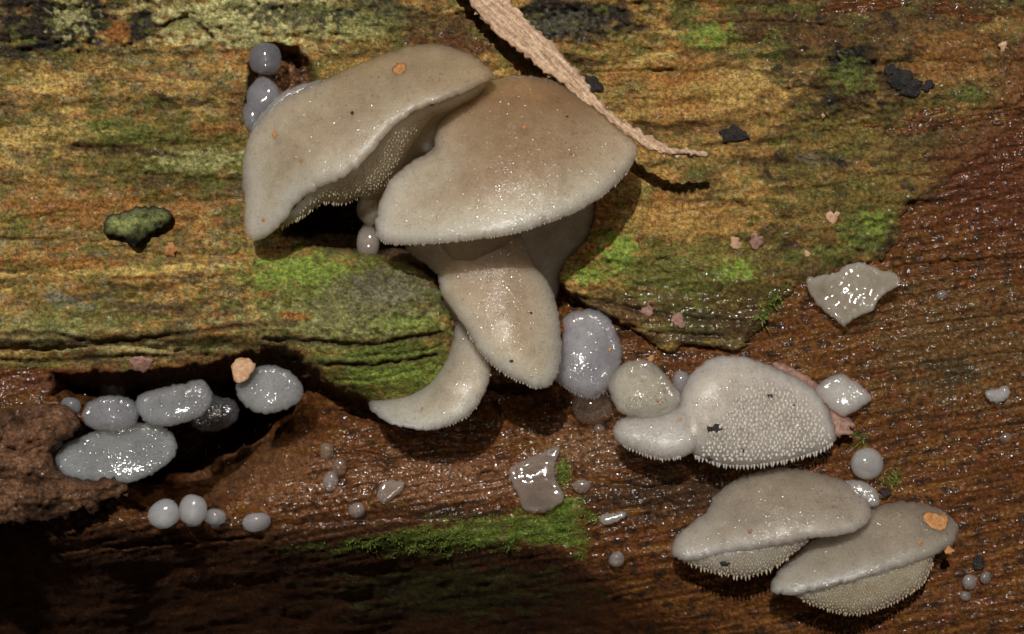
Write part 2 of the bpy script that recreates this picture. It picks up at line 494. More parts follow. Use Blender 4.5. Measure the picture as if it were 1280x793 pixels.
# little notch and cracks in the wet wood
H_in -= 14 * sstep(0, 6, sdf(U, V, [(590, 606), (600, 588), (618, 584), (630, 596), (622, 600), (606, 598)]))
for pts, w, dep in [([(1120, 335), (1180, 328), (1290, 322)], 2, 7), ([(390, 512), (450, 520), (510, 540), (580, 548)], 3, 8), ([(430, 560), (500, 575), (570, 568), (640, 560)], 2.4, 6),
                    ([(720, 590), (800, 610), (860, 604), (930, 622)], 3, 8), ([(740, 630), (790, 636), (840, 628)], 2.5, 6), ([(1060, 420), (1150, 408), (1280, 392)], 2.2, 5),
                    ([(1090, 470), (1180, 452), (1290, 440)], 2.2, 4), ([(1100, 560), (1200, 540), (1290, 530)], 2.4, 5), ([(1150, 610), (1220, 596), (1300, 590)], 2.2, 4),
                    ([(60, 690), (200, 680), (330, 672)], 2.5, 7), ([(380, 655), (470, 650), (560, 648)], 2.4, 6)]:
    H_in -= dep * furrow(pts, w)
# underside: the log turns away below the ridge
over = V - ridge
soft = np.interp(U, [330, 450, 740, 900], [17.0, 25.0, 32.0, 45.0])
under = soft * np.log1p(np.exp(np.clip(over / soft, -30, 30))) + np.where(over / soft > 30, over - 30 * soft, 0)
H_in += np.where(under > 0.01, 9 * np.exp(-(over / 16) ** 2), 0) * sstep(900, 700, U)
H_in -= 3.3 * under
H_in += sstep(10, 60, over) * (fbm(U / 90, V / 26, 3, 48) * 9 + fbm(U / 20, V / 16, 3, 49) * 3)

WD = np.maximum(np.where(sdo > -22, H_out, -1e4), H_in)
def wd(u, v):
    i = np.clip(np.searchsorted(GV, v) - 1, 0, len(GV) - 2); j = np.clip(np.searchsorted(GU, u) - 1, 0, len(GU) - 2)
    return float(max(WD[i, j], WD[i + 1, j + 1]))

# ---- colours of the outer wood
TAN, ORANGE, YELLOW = (.44, .245, .068), (.37, .145, .036), (.62, .43, .13)
OLIVE, GREEN, BRIGHT, PALE = (.15, .125, .030), (.13, .155, .035), (.24, .33, .055), (.52, .48, .21)
BLACK, DKBROWN, GREY, RED = (.018, .017, .017), (.062, .036, .017), (.22, .21, .15), (.16, .055, .022)
s1 = fbm(U / 110, tiltV / 30, 4, 51); s2 = fbm(U / 44, tiltV / 15, 4, 52); s3 = fbm(U / 22, V / 14, 4, 53); s4 = fbm(U / 9, V / 6, 3, 54); s5 = fbm(U / 5, V / 3.5, 2, 55)
C = np.zeros(U.shape + (3,)) + np.array(TAN)
C = mix(C, ORANGE, sstep(.0, .45, s1) * .8)
C = mix(C, YELLOW, sstep(.12, .5, s2) * .75)
C = mix(C, DKBROWN, sstep(.12, .5, fbm(U / 56, tiltV / 17, 5, 56)) * .7)
C = mix(C, PALE, sstep(.15, .5, fbm(U / 10, V / 7, 3, 58)) * .5)
C = mix(C, OLIVE, sstep(-.05, .4, fbm(U / 80, V / 45, 4, 57) + .45 * s4) * .7)
def paint(color, m, k=1.0, grit=0.5):
    global C
    rows = np.where(m.any(1))[0]; cols = np.where(m.any(0))[0]
    if not len(rows): return
    w_ = (slice(rows[0], rows[-1] + 1), slice(cols[0], cols[-1] + 1))
    m = m[w_]; e2 = np.minimum(m, 1 - m)
    C[w_] = mix(C[w_], color, np.clip(m * k + grit * s4[w_] * e2 * 2 + grit * s5[w_] * e2, 0, 1))
paint((.10, .085, .04), sstep(.08, .42, fbm(U / 46, V / 16, 5, 59)) * sstep(420, 300, U), .6, .9)
paint((.30, .27, .14), sstep(.12, .45, fbm(U / 34, V / 12, 5, 60)) * sstep(420, 300, U), .6, .9)
paint((.36, .15, .06), sstep(.2, .5, fbm(U / 26, V / 12, 4, 67)), .35, .8)
paint((.085, .07, .03), sstep(.06, .38, fbm(U / 20, V / 15, 5, 69)) * sstep(760, 600, U), .6, 1.0)
paint((.06, .045, .022), blob(190, 215, 150, 42, 1.0, 40, 16), .5, .9)
paint(OLIVE, blob(205, 190, 150, 70, .9), .8)
paint(GREEN, blob(150, 165, 60, 22, .8), .7); paint(GREEN, blob(260, 205, 80, 24, .8), .7); paint(PALE, blob(250, 200, 70, 16, 1.0, 10, 8), .5)
paint(DKBROWN, blob(210, 130, 34, 12, .8, rot=35), .8); paint(DKBROWN, blob(130, 186, 100, 9, .8, rot=4), .8); paint(DKBROWN, blob(240, 228, 80, 8, .7), .7)
paint(ORANGE, blob(110, 262, 190, 34, .8), .55); paint(ORANGE, blob(270, 160, 40, 14, .8), .5); paint(RED, blob(296, 140, 14, 40, .8), .5)
paint(YELLOW, blob(140, 338, 175, 8, .6, 40, 8, rot=-2), .9); paint(YELLOW, blob(60, 170, 80, 22, .7), .5); paint(YELLOW, blob(60, 105, 60, 16, .7), .5)
paint(ORANGE, blob(70, 330, 120, 10, .6), .7); paint(DKBROWN, blob(190, 390, 130, 14, .8), .6); paint(GREEN, blob(20, 275, 34, 14, .8), .7)
paint(GREY, blob(85, 375, 50, 12, 1.0), .8); paint(PALE, blob(60, 412, 90, 18, 1.1, 18, 8), .45); paint(GREEN, blob(90, 400, 120, 22, 1.0), .5)
paint(DKBROWN, blob(150, 428, 260, 7, .8), .8); paint(PALE, blob(200, 436, 150, 9, 1.0), .5); paint(YELLOW, blob(10, 448, 40, 9, .6), .8)
paint(BRIGHT, blob(45, 457, 50, 4, .8), .6); paint(RED, blob(120, 468, 240, 9, .5), .8); paint(RED, sstep(14, 4, sd_out) * sstep(420, 330, U) * sstep(380, 420, V), .7)
# black and pale crusts along the top
paint(PALE, blob(320, 22, 185, 42, .8, 16, 12), .95); paint(PALE, blob(470, 26, 60, 26, .8), .6); paint(GREEN, blob(470, 28, 90, 26, .8), .5)
paint(BLACK, blob(75, 26, 115, 46, .8, 30, 20), .95); paint(BLACK, blob(180, 32, 26, 22, .8), .9); paint(BLACK, blob(20, 62, 46, 16, .8), .85); paint(BLACK, blob(370, 18, 80, 20, 1.2, 9, 8), .75)
paint(PALE, blob(90, 20, 30, 30, 1.1, 9, 9), .6); paint(ORANGE, blob(146, 40, 22, 22, .6), .7); paint(BLACK, blob(470, 10, 50, 14, 1.0), .7)
paint(DKBROWN, blob(560, 40, 90, 44, .7), .8); paint(RED, blob(560, 60, 50, 20, .8), .5)
paint(BLACK, blob(715, 22, 120, 38, .5, 24, 18), .95); paint(GREY, blob(700, 30, 60, 20, 1.2, 8, 8), .3); paint(DKBROWN, blob(700, 78, 60, 18, .6), .7)
paint(DKBROWN, blob(1010, 35, 175, 44, .6), .92); paint(RED, blob(1040, 45, 80, 14, .7), .5); paint(BRIGHT, blob(888, 44, 40, 17, .9, 14, 10), .9); paint(GREEN, blob(850, 14, 30, 24, .8), .7); paint(GREEN, blob(930, 8, 60, 14, .9), .6)
paint(GREEN, blob(945, 66, 70, 12, 1.1, 12, 8), .6); paint(BLACK, blob(958, 72, 20, 8, .8), .8); paint(BLACK, blob(928, 70, 12, 8, .8), .6)
paint((.17, .095, .03), sstep(820, 1120, U + 120 * s1) * sstep(520, 380, V), .62, .6)
paint((.055, .036, .017), sstep(.0, .36, fbm(U / 46, V / 24, 5, 68)) * sstep(760, 960, U), .7, .9)
paint((.016, .015, .016), sstep(.22, .42, fbm(U / 30, V / 20, 5, 73)) * sstep(880, 980, U), .8, 1.0)
paint((.13, .135, .032), sstep(.12, .42, fbm(U / 34, V / 20, 5, 74)), .6, 1.0)
paint(DKBROWN, blob(1150, 40, 130, 60, .8), .5)
paint(TAN, blob(880, 128, 130, 50, .6), .5); paint(YELLOW, blob(920, 110, 70, 22, .8), .4); paint(ORANGE, blob(850, 100, 60, 12, .7), .5)
paint(DKBROWN, blob(1050, 120, 70, 46, 1.0), .75); paint(BLACK, blob(1060, 74, 34, 22, .8), .85); paint(GREEN, blob(1062, 95, 34, 26, 1.1, 10, 8), .8); paint(BLACK, blob(1040, 130, 18, 18, .9), .8)
paint(DKBROWN, blob(1120, 100, 30, 30, .7), .7); paint(BLACK, blob(918, 168, 20, 9, .5), .9); paint(DKBROWN, blob(850, 160, 100, 12, .8), .7)
paint(BLACK, blob(1040, 200, 26, 8, 1.0, rot=30), .8); paint(DKBROWN, blob(1000, 205, 50, 24, 1.1), .6); paint(GREY, blob(1010, 200, 20, 10, 1), .5); paint(BLACK, blob(1048, 236, 12, 14, .8), .8); paint(BLACK, blob(975, 195, 10, 14, .8), .7)
paint(GREEN, blob(1215, 118, 34, 12, .9, 12, 8), .8); paint(OLIVE, blob(1090, 170, 160, 36, .8), .5); paint(ORANGE, blob(1190, 70, 60, 40, .8), .4)
paint(OLIVE, blob(1060, 250, 130, 50, .9), .6); paint(DKBROWN, blob(1190, 180, 100, 40, .8), .6); paint(RED, sstep(60, 5, sd_out) * sstep(1130, 1190, U), .7)
# lower right slab: green algae on dark wet wood
paint(DKBROWN, blob(900, 390, 200, 62, .5), .85); paint(OLIVE, blob(900, 340, 150, 50, .8), .7); paint(DKBROWN, blob(1010, 330, 60, 46, .8), .5)
paint(BRIGHT, blob(772, 318, 34, 30, 1.0, 12, 8), .95); paint(BRIGHT, blob(735, 345, 34, 14, .8, 12, 8), .85); paint(BRIGHT, blob(920, 338, 32, 16, .9, 10, 8), .85); paint(BRIGHT, blob(775, 300, 18, 8, .8), .7)
paint(GREEN, blob(840, 340, 80, 40, 1.1, 12, 9), .6); paint(GREEN, blob(1080, 290, 44, 34, 1.0, 12, 8), .9); paint(BRIGHT, blob(1095, 280, 20, 18, 1.0, 9, 7), .6); paint(GREEN, blob(1020, 318, 40, 14, 1.0), .7)
paint(GREEN, blob(845, 402, 70, 18, 1.2, 10, 7), .55); paint(TAN, blob(860, 275, 110, 26, .8), .6); paint(BLACK, blob(1112, 305, 10, 28, .5), .7); paint(RED, blob(800, 400, 70, 10, .7), .5)
# the mossy tongue
paint(GREEN, blob(440, 380, 165, 90, .5), .85); paint(PALE, blob(430, 400, 150, 40, 1.1, 14, 10), .35); paint((.14, .125, .06), blob(470, 372, 90, 50, 1.0, 22, 16), .6, .8); paint(BRIGHT, blob(370, 340, 80, 26, 1.0, 12, 8), .8); paint(BRIGHT, blob(500, 440, 70, 12, .9, 12, 5), .85); paint(BRIGHT, blob(490, 468, 60, 8, .9, 12, 5), .8); paint(BRIGHT, blob(510, 405, 60, 14, 1.0, 12, 6), .5)
paint(GREEN, blob(490, 462, 110, 46, .5, 16, 10), .85); paint(BRIGHT, blob(500, 470, 80, 26, 1.0, 14, 6), .6); paint(GREY, blob(480, 360, 60, 26, 1.0, 12, 8), .55); paint(ORANGE, blob(362, 395, 24, 7, .8), .8); paint(DKBROWN, blob(330, 405, 60, 6, .8), .7); paint(DKBROWN, blob(470, 350, 40, 12, 1), .4)
for pts, w in [([(330, 424), (400, 428), (455, 432), (500, 426), (552, 416)], 4), ([(400, 455), (450, 458), (500, 452), (545, 444)], 4), ([(-40, 420), (60, 418), (120, 428), (210, 420), (300, 408)], 4), ([(200, 35), (230, 22), (246, 28), (266, 46)], 3),
               ([(-40, 448), (60, 452), (150, 446), (260, 444)], 4), ([(720, 372), (790, 386), (860, 398), (930, 402)], 5)]:
    paint(DKBROWN, furrow(pts, w), .8)
paint(RED, hole_m, .8); paint(BLACK, hole_m * sstep(-.1, .3, s3), .6)
paint((.09, .05, .028), sstep(2, -6, sdo), .9, .2)
C_out = np.clip(1.02 * C * (1 + .55 * s5 + .38 * s4)[..., None], .006, .8)
wet_out = np.clip(.1 + .75 * blob(900, 395, 210, 56, .5) + .7 * hole_m + .08 * sstep(1050, 1250, U) + .25 * s3, 0, 1)

# ---- colours of the inner wood
C = np.zeros(U.shape + (3,)) + np.array((.150, .056, .015))
t1 = fbm(RU / 120, RV / 14, 4, 61); t2 = fbm(RU / 40, RV / 7, 4, 62); t3 = fbm(U / 18, V / 12, 4, 63)
C = mix(C, (.215, .092, .021), sstep(-.05, .4, t1)); C = mix(C, (.20, .06, .022), sstep(.05, .45, t2) * .7); C = mix(C, (.045, .024, .014), sstep(.08, .42, t3) * .8)
C = mix(C, (.036, .021, .013), sstep(.14, .5, fbm(RU / 60, RV / 5, 4, 64)) * .45)
paint((.26, .12, .055), blob(330, 590, 110, 60, .5), .7); paint((.27, .125, .06), blob(560, 600, 150, 40, .8), .7); paint((.27, .14, .07), blob(730, 560, 70, 36, .7), .6)
paint((.04, .028, .018), blob(850, 620, 130, 34, .8), .7); paint((.05, .03, .02), blob(560, 640, 90, 14, .8), .7)
paint((.17, .10, .035), blob(1190, 430, 130, 100, .8), .6); paint((.13, .04, .018), blob(1260, 230, 90, 90, .7), .7); paint((.05, .045, .02), blob(1190, 465, 40, 22, .9), .6); paint((.18, .07, .035), blob(60, 480, 120, 16, .6), .8)
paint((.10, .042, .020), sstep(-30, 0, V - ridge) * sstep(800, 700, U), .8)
mossband = np.interp(U, [300, 350, 450, 550, 620, 690, 735, 760], [690, 682, 676, 668, 660, 652, 672, 700])
mb = sstep(26, 6, np.abs(V - mossband - 6) + 16 * fbm(U / 26, V / 10, 4, 66) + 14 * sstep(560, 400, U)) * sstep(330, 380, U + 10 * s3) * sstep(742, 716, U + 10 * s3)
mb = np.maximum(mb, blob(706, 636, 34, 18, .6, 12, 9)); mb = np.maximum(mb, blob(704, 590, 11, 18, .5, 10, 9) * .9)
paint((.12, .19, .028), mb, .9); paint((.24, .30, .06), mb * sstep(.0, .4, s3), .6); paint((.10, .12, .03), blob(560, 740, 180, 40, .8) , .6)
paint((.20, .12, .05), mb * sstep(.2, .5, t3), .7)
C_in = np.clip(C * (1 + .5 * s5 + .35 * s4)[..., None], .006, .7)
wet_in = np.clip((.80 - .45 * sstep(720, 900, U)) + .5 * s3 + .3 * t3 - .6 * mb - .3 * sstep(0, 60, sdc), 0, 1)

log = empty('rotting_log', 640, 820, -300)
tag(log, 'big rotting log, barkless tan wood with green algae over wet red-brown split', 'log')

def grid_mesh(name, H, colors, wet, mat, keep=None):
    X, Y, Z = W(U, V, H)
    ny, nx = U.shape
    idx = np.arange(ny * nx).reshape(ny, nx)
    q = np.stack([idx[:-1, :-1], idx[1:, :-1], idx[1:, 1:], idx[:-1, 1:]], -1).reshape(-1, 4)
    co = np.stack([X, Y, Z], -1).reshape(-1, 3)
    colors = colors.reshape(-1, 3); wet = wet.ravel()
    if keep is not None:
        q = q[keep.ravel()[q].all(1)]
        used = np.zeros(len(co), bool); used[q.ravel()] = True
        remap = np.cumsum(used) - 1
        q = remap[q]; co = co[used]; colors = colors[used]; wet = wet[used]
    return new_mesh(name, co, q, mat, log, colors, {'wet': wet})

o = grid_mesh('outer_wood', H_out, C_out, wet_out, M_WOOD, sdo > -24)
o['label'] = 'weathered tan outer wood with algae and black crust'
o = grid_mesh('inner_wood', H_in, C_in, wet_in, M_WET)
o['label'] = 'wet red-brown rotten inner wood'

# ------------------------------------------------------------------ sheets, balls, tubes, spines
def sheet(name, outline, depth, T, mat, parent, edge=14, back=1.0, col=(.5, .45, .38), rim=(.72, .70, .64), rimw=16, h=4.5, wob=1.2, scallop=.7, mott=.06, seed=0, extra=None, power=None, rim_bias=0, wet=0):
    if power is None: power = .78 if mat is M_CAP else .5
    """a closed soft body: traced outline, its own distance from the wood, rounded edge and thickness T in front / T*back behind"""
    ol = catmull(outline, 4.0)
    n = len(ol)
    tang = np.roll(ol, -1, 0) - np.roll(ol, 1, 0)
    nrm = np.stack([-tang[:, 1], tang[:, 0]], 1); nrm /= np.linalg.norm(nrm, axis=1)[:, None] + 1e-9
    area = 0.5 * np.sum(ol[:, 0] * np.roll(ol[:, 1], -1) - np.roll(ol[:, 0], -1) * ol[:, 1])
    if area < 0: nrm = -nrm
    ol = ol + nrm * (scallop * rng.standard_normal(n))[:, None]
    pts = [tuple(p) for p in ol]
    for off in (1.3, 3.6):
        q = ol + nrm * off
        ok = inside(q[:, 0], q[:, 1], ol) & (seg_dist(q[:, 0], q[:, 1], ol) > off * .75)
        pts += [tuple(p) for p in q[ok]]
    lo, hi = ol.min(0), ol.max(0)
    gy = np.arange(lo[1], hi[1], h * .87)
    gp = []
    for i, y in enumerate(gy):
        x = np.arange(lo[0] + (i % 2) * h / 2, hi[0], h)
        gp.append(np.stack([x, np.full_like(x, y)], 1))
    gp = np.concatenate(gp) + (rng.random((sum(len(g) for g in gp), 2)) - .5) * h * .3
    ok = inside(gp[:, 0], gp[:, 1], ol)
    gp = gp[ok]
    if len(gp):
        gp = gp[seg_dist(gp[:, 0], gp[:, 1], ol) > 5.2]
        pts += [tuple(p) for p in gp]
    vs, es, fs, *_ = delaunay_2d_cdt([Vector(p) for p in pts], [(i, (i + 1) % n) for i in range(n)], [], 1, 1e-5)
    P = np.array([tuple(v) for v in vs])
    F = np.array([list(f) for f in fs if len(f) == 3])
    dist = seg_dist(P[:, 0], P[:, 1], ol)
    D = tps(depth) if not callable(depth) else depth
    def prof(di):
        x = np.clip(di / edge, 0, 1)
        return T * (1 - (1 - x) ** 2) ** power
    nse = lambda u, v: wob * fbm(u / 28, v / 28, 3, 70 + seed) + .35 * wob * fbm(u / 9, v / 9, 2, 80 + seed)
    def front(u, v, di=None):
        u = np.asarray(u, float); v = np.asarray(v, float)
        if di is None: di = seg_dist(u, v, ol)
        f = D(u, v) + prof(di) + nse(u, v) * np.clip(di / 8, 0, 1)
        if extra is not None: f = f + extra(u, v)
        return f
    rimv = dist < .06
    fd = front(P[:, 0], P[:, 1], dist)
    bd = D(P[:, 0], P[:, 1]) - prof(dist) * back - nse(P[:, 0], P[:, 1]) * np.clip(dist / 8, 0, 1) * .5
    if extra is not None: bd = bd + extra(P[:, 0], P[:, 1])
    nv = len(P)
    bidx = np.where(rimv, np.arange(nv), -1)
    ni = nv; backids = []
    for i in range(nv):
        if bidx[i] < 0:
            bidx[i] = ni; ni += 1; backids.append(i)
    co = np.concatenate([np.stack(W(P[:, 0], P[:, 1], fd), 1), np.stack(W(P[backids, 0], P[backids, 1], bd[backids]), 1)])
    a = P[F[:, 1]] - P[F[:, 0]]; b = P[F[:, 2]] - P[F[:, 0]]
    cw = (a[:, 0] * b[:, 1] - a[:, 1] * b[:, 0]) > 0          # v points down
    Ff = np.where(cw[:, None], F[:, [0, 2, 1]], F)
    Fb = bidx[Ff][:, [0, 2, 1]]
    faces = np.concatenate([Ff, Fb])
    cc = np.zeros((nv, 3)) + np.array(col)
    e = np.exp(-(dist / rimw) ** 1.3)
    if rim_bias:            # pale margin pigment, kept to the lower edge as painted-in flash glow
        vv = (P[:, 1] - lo[1]) / (hi[1] - lo[1])
        e = e * np.clip(vv * 1.6 - .25, 0, 1)
    cc = mix(cc, rim, e)
    cc *= (1 + mott * 3 * fbm(P[:, 0] / 60, P[:, 1] / 60, 3, 90 + seed) + mott * fbm(P[:, 0] / 9, P[:, 1] / 9, 2, 95))[:, None]
    colors = np.clip(np.concatenate([cc, cc[backids]]), .01, .95)
    thin_ = np.exp(-dist / 6.0)
    fl = {'thin': np.concatenate([thin_, thin_[backids]])}
    if wet: fl['wet'] = np.full(len(co), wet)
    if mat is M_BARK:
        al = (P[:, 0] - 600) * .72 + P[:, 1] * .69; ac = -(P[:, 0] - 600) * .69 + P[:, 1] * .72
        fl['along'] = np.concatenate([al, al[backids]]); fl['across'] = np.concatenate([ac, ac[backids]])
    o = new_mesh(name, co, faces, mat, parent, colors, fl)
    return o, front, ol

def tube(name, path, mat, parent, col=(.5, .46, .4), seg=14, cap=True):
    """tapered tube, path of (u, v, d, radius)"""
    u0, v0, d0, r0 = path[0]
    path = [(u0, v0, d0 - r0 * .75, r0 * .55)] + [(u, v, min(d, d0 - r0 * .75 - 4), r) for u, v, d, r in path[1:]]
    P = catmull(path, 6, closed=False)
    C3 = np.array([W(*p[:3]) for p in P]); R = P[:, 3] * PX
    co, faces = [], []
    prev = Vector((0, 0, 1))
    for i in range(len(P)):
        t = Vector(C3[min(i + 1, len(P) - 1)] - C3[max(i - 1, 0)]).normalized()
        x = t.cross(Vector((.31, .2, .93))).normalized(); y = t.cross(x)
        for k in range(seg):
            a = 2 * math.pi * k / seg
            r = R[i] * (1 + .06 * math.sin(3 * a + i * .3))
            co.append(Vector(C3[i]) + (x * math.cos(a) + y * math.sin(a)) * r)
    for i in range(len(P) - 1):
        for k in range(seg):
            faces.append((i * seg + k, i * seg + (k + 1) % seg, (i + 1) * seg + (k + 1) % seg, (i + 1) * seg + k))
    faces.append(tuple(range(seg))[::-1]); faces.append(tuple((len(P) - 1) * seg + k for k in range(seg)))
    return new_mesh(name, co, faces, mat, parent, np.zeros((len(co), 3)) + np.array(col))

def ball(name, u, v, d, ru, rv, rd, mat, parent=None, col=(.5, .5, .5), lump=.06, seed=0, rot=0, nseg=24, nring=16):
    co, faces = [], []
    a0 = math.radians(rot)
    for i in range(nring + 1):
        th = math.pi * i / nring
        for k in range(nseg):
            ph = 2 * math.pi * k / nseg
            x, y, z = math.sin(th) * math.cos(ph), math.sin(th) * math.sin(ph), math.cos(th)
            f = 1 + lump * (math.sin(2.1 * x + seed) * math.cos(1.7 * y + 2 * seed) + .7 * math.sin(2.6 * z + 1.9 * y + 3 * seed) + .35 * math.sin(4.3 * x - 3.1 * z + seed))
            xx, yy = x * ru * f, y * rv * f
            co.append(W(u + xx * math.cos(a0) - yy * math.sin(a0), v + xx * math.sin(a0) + yy * math.cos(a0), d + z * rd * f))
    for i in range(nring):
        for k in range(nseg):
            faces.append((i * nseg + k, (i + 1) * nseg + k, (i + 1) * nseg + (k + 1) % nseg, i * nseg + (k + 1) % nseg))
    co = np.array(co)
    me = new_mesh(name, co, np.array(faces), mat, parent, np.zeros((len(co), 3)) + np.array(col))
    import bmesh
    bm = bmesh.new(); bm.from_mesh(me.data); bmesh.ops.remove_doubles(bm, verts=bm.verts, dist=1e-6); bmesh.ops.recalc_face_normals(bm, faces=bm.faces); bm.to_mesh(me.data); bm.free()
    return me

def spines(parent, spots, mat, col=(.7, .68, .6), seg=5, name='spines'):
    """many tiny soft teeth as one part: spots of (u, v, d, du, dv, dd, radius)"""
    co, faces, cols = [], [], []
    for (u, v, d, du, dv, dd, r) in spots:
        b = Vector(W(u, v, d)); t = Vector(W(u + du, v + dv, d + dd)); ax = (t - b)
        x = ax.cross(Vector((.9, .1, .3))).normalized(); y = ax.normalized().cross(x)
        n = len(co); k_ = random.uniform(.85, 1.08)
        for f, rr in ((-.25, 1.0), (.55, .62)):
            for k in range(seg):
                a = 2 * math.pi * k / seg
                co.append(b + ax * f + (x * math.cos(a) + y * math.sin(a)) * r * PX * rr); cols.append([c * k_ for c in col])
        co.append(t); cols.append([min(.95, c * k_ * 1.1) for c in col])
        for k in range(seg):
            k2 = (k + 1) % seg
            faces += [(n + k, n + k2, n + seg + k2), (n + k, n + seg + k2, n + seg + k), (n + seg + k, n + seg + k2, n + 2 * seg)]
    o = new_mesh(name, np.array([tuple(c) for c in co]), np.array(faces), mat, parent, np.array(cols))
    o['kind'] = 'stuff'
    return o

def dew(parent, front, ol, per=60.0, rlo=1.1, rhi=2.6):
    """fine film of dew on a cap, one part"""
    lo, hi = ol.min(0), ol.max(0)
    n = int((hi[0] - lo[0]) * (hi[1] - lo[1]) / per)
    p = rng.random((n, 2)) * (hi - lo) + lo
    p = p[inside(p[:, 0], p[:, 1], ol)]; p = p[seg_dist(p[:, 0], p[:, 1], ol) > 3]
    n = len(p); r = rlo + (rhi - rlo) * rng.random(n) ** 2; h_ = r * rng.uniform(.16, .34, n)
    tu, tv = rng.normal(0, .22, n), rng.normal(0, .22, n)
    d0 = front(p[:, 0], p[:, 1]); gu = front(p[:, 0] + .5, p[:, 1]) - front(p[:, 0] - .5, p[:, 1]); gv = front(p[:, 0], p[:, 1] + .5) - front(p[:, 0], p[:, 1] - .5)
    gu = np.clip(gu, -1.5, 1.5) + tu; gv = np.clip(gv, -1.5, 1.5) + tv
    co = []
    for hh, rr in ((-.2, 1.0), (.62, .62)):
        for k in range(6):
            a = 2 * math.pi * k / 6
            x, y = r * rr * math.cos(a), r * rr * math.sin(a)
            co.append(np.stack(W(p[:, 0] + x, p[:, 1] + y, d0 + gu * x + gv * y + h_ * hh), 1))
    co.append(np.stack(W(p[:, 0], p[:, 1], d0 + h_), 1))
    co = np.stack(co, 1).reshape(-1, 3)
    f = []
    for k in range(6):
        k2 = (k + 1) % 6
        f += [(k, k2, 6 + k2), (k, 6 + k2, 6 + k), (6 + k, 6 + k2, 12)]
    faces = (np.array(f)[None] + (np.arange(n) * 13)[:, None, None]).reshape(-1, 3)
    o = new_mesh('dew', co, faces, M_DROP, parent)
    o['kind'] = 'stuff'

def scatter(poly, step, margin=1.0):
    poly = catmull(poly, 5)
    lo, hi = poly.min(0), poly.max(0); out = []
    for i, y in enumerate(np.arange(lo[1], hi[1], step * .87)):
        for x in np.arange(lo[0] + (i % 2) * step / 2, hi[0], step):
            out.append((x + random.uniform(-.3, .3) * step, y + random.uniform(-.3, .3) * step))
    out = np.array(out)
    ok = inside(out[:, 0], out[:, 1], poly) & (seg_dist(out[:, 0], out[:, 1], poly) > margin)
    return out[ok]

def teeth_on(front, poly, step, length, r, dirn=(0, .85, .5), margin=2, fade=0):
    pts = scatter(poly, step, margin); di = seg_dist(pts[:, 0], pts[:, 1], catmull(poly, 8))
    if fade:
        up = pts[:, 1] < pts[:, 1].mean() + 10
        keep = ~up | (rng.random(len(pts)) < .25 + di / fade); pts = pts[keep]
    d = front(pts[:, 0], pts[:, 1])
    return [(p[0], p[1], dd, dirn[0] * length + random.uniform(-.8, .8), dirn[1] * length * random.uniform(.7, 1.2), dirn[2] * length, r * random.uniform(.8, 1.15)) for p, dd in zip(pts, d)]

def fringe(path, step, length, r, dfun, lift=0.0):
    p = catmull(path, step, closed=False); out = []
    for q in p:
        u, v = q[0] + random.uniform(-1, 1), q[1] - 1.5
        out.append((u, v, float(dfun(np.array([u]), np.array([v]))[0]) + lift, random.uniform(-1.5, 1.5), length * random.uniform(.6, 1.2), random.uniform(-1, 1), r * random.uniform(.8, 1.2)))
    return out

TANJ, TANR = (.38, .275, .168), (.76, .645, .485)
GREYJ, GREYR = (.49, .435, .37), (.58, .525, .46)
GRP = 'jelly fungi growing from the log'
def fungus(label, u, v, d=None, name='jelly_fungus', cat='fungus', grp=None):
    e = empty(name, u, v, wd(u, v) if d is None else d)
    tag(e, label, cat, grp or GRP)
    return e

# ---- A: the folded cap at the upper hole
e = fungus('big folded tan jelly cap, toothed underside showing, beside the small rot hole', 470, 220, -60)
A_top = [(313, 300), (304, 285), (306, 240), (303, 205), (312, 168), (345, 130), (400, 101), (450, 79), (495, 62), (540, 54), (580, 63), (606, 79), (617, 95), (600, 106), (560, 124), (520, 138), (490, 160),
         (468, 187), (438, 216), (402, 234), (376, 250), (360, 270), (345, 287), (328, 299)]
A_d = [(313, 300, 52), (304, 285, 48), (306, 240, 40), (303, 200, 35), (345, 130, 40), (450, 79, 36), (540, 54, 34), (617, 95, 82), (600, 106, 95), (520, 138, 118), (468, 187, 124), (402, 234, 112), (360, 270, 84), (450, 140, 96), (380, 180, 88), (540, 90, 82)]
_, fAc, olAc = sheet('cap', A_top, A_d, 9, M_CAP, e, edge=16, back=.35, col=TANJ, rim=TANR, rimw=44, seed=1, rim_bias=1)
dew(e, fAc, olAc)
A_un = [(352, 280), (366, 262), (392, 238), (436, 212), (466, 184), (488, 157), (520, 135), (560, 121), (600, 103), (611, 104), (600, 120), (568, 136), (540, 150), (520, 176), (500, 214), (476, 240), (446, 248), (428, 255), (404, 254), (388, 264), (374, 276)]
_, fA, olA = sheet('underside', A_un, [(352, 280, 56), (392, 238, 96), (466, 184, 108), (520, 135, 100), (600, 103, 78), (611, 104, 60), (568, 140, 60), (540, 150, 56), (500, 214, 50), (446, 248, 66), (404, 254, 74), (374, 276, 56), (460, 215, 88), (520, 160, 78)], 8, M_CAP, e, edge=12, col=(.72, .61, .43), rim=(.72, .62, .45), seed=2)
spines(e, teeth_on(fA, [(370, 272), (392, 244), (436, 220), (468, 192), (492, 165), (530, 142), (570, 128), (585, 126), (545, 142), (515, 176), (480, 236), (430, 250), (404, 250)], 4.4, 2.8, 1.6, (0, 1, .05)) +
       fringe([(352, 285), (366, 278), (388, 264), (404, 254), (428, 255), (446, 248)], 3.6, 6, 1.5, fA), M_TEETH, (.52, .44, .31))
sheet('back_lobe', [(303, 240), (306, 190), (314, 160), (332, 134), (356, 113), (392, 101), (418, 99), (420, 120), (380, 140), (350, 175), (330, 230)], [(303, 240, 26), (314, 160, 20), (392, 101, 18), (420, 120, 30), (350, 175, 40)], 9, M_BUTTON, e, edge=12, col=(.34, .31, .28), rim=(.42, .41, .40), seed=3)
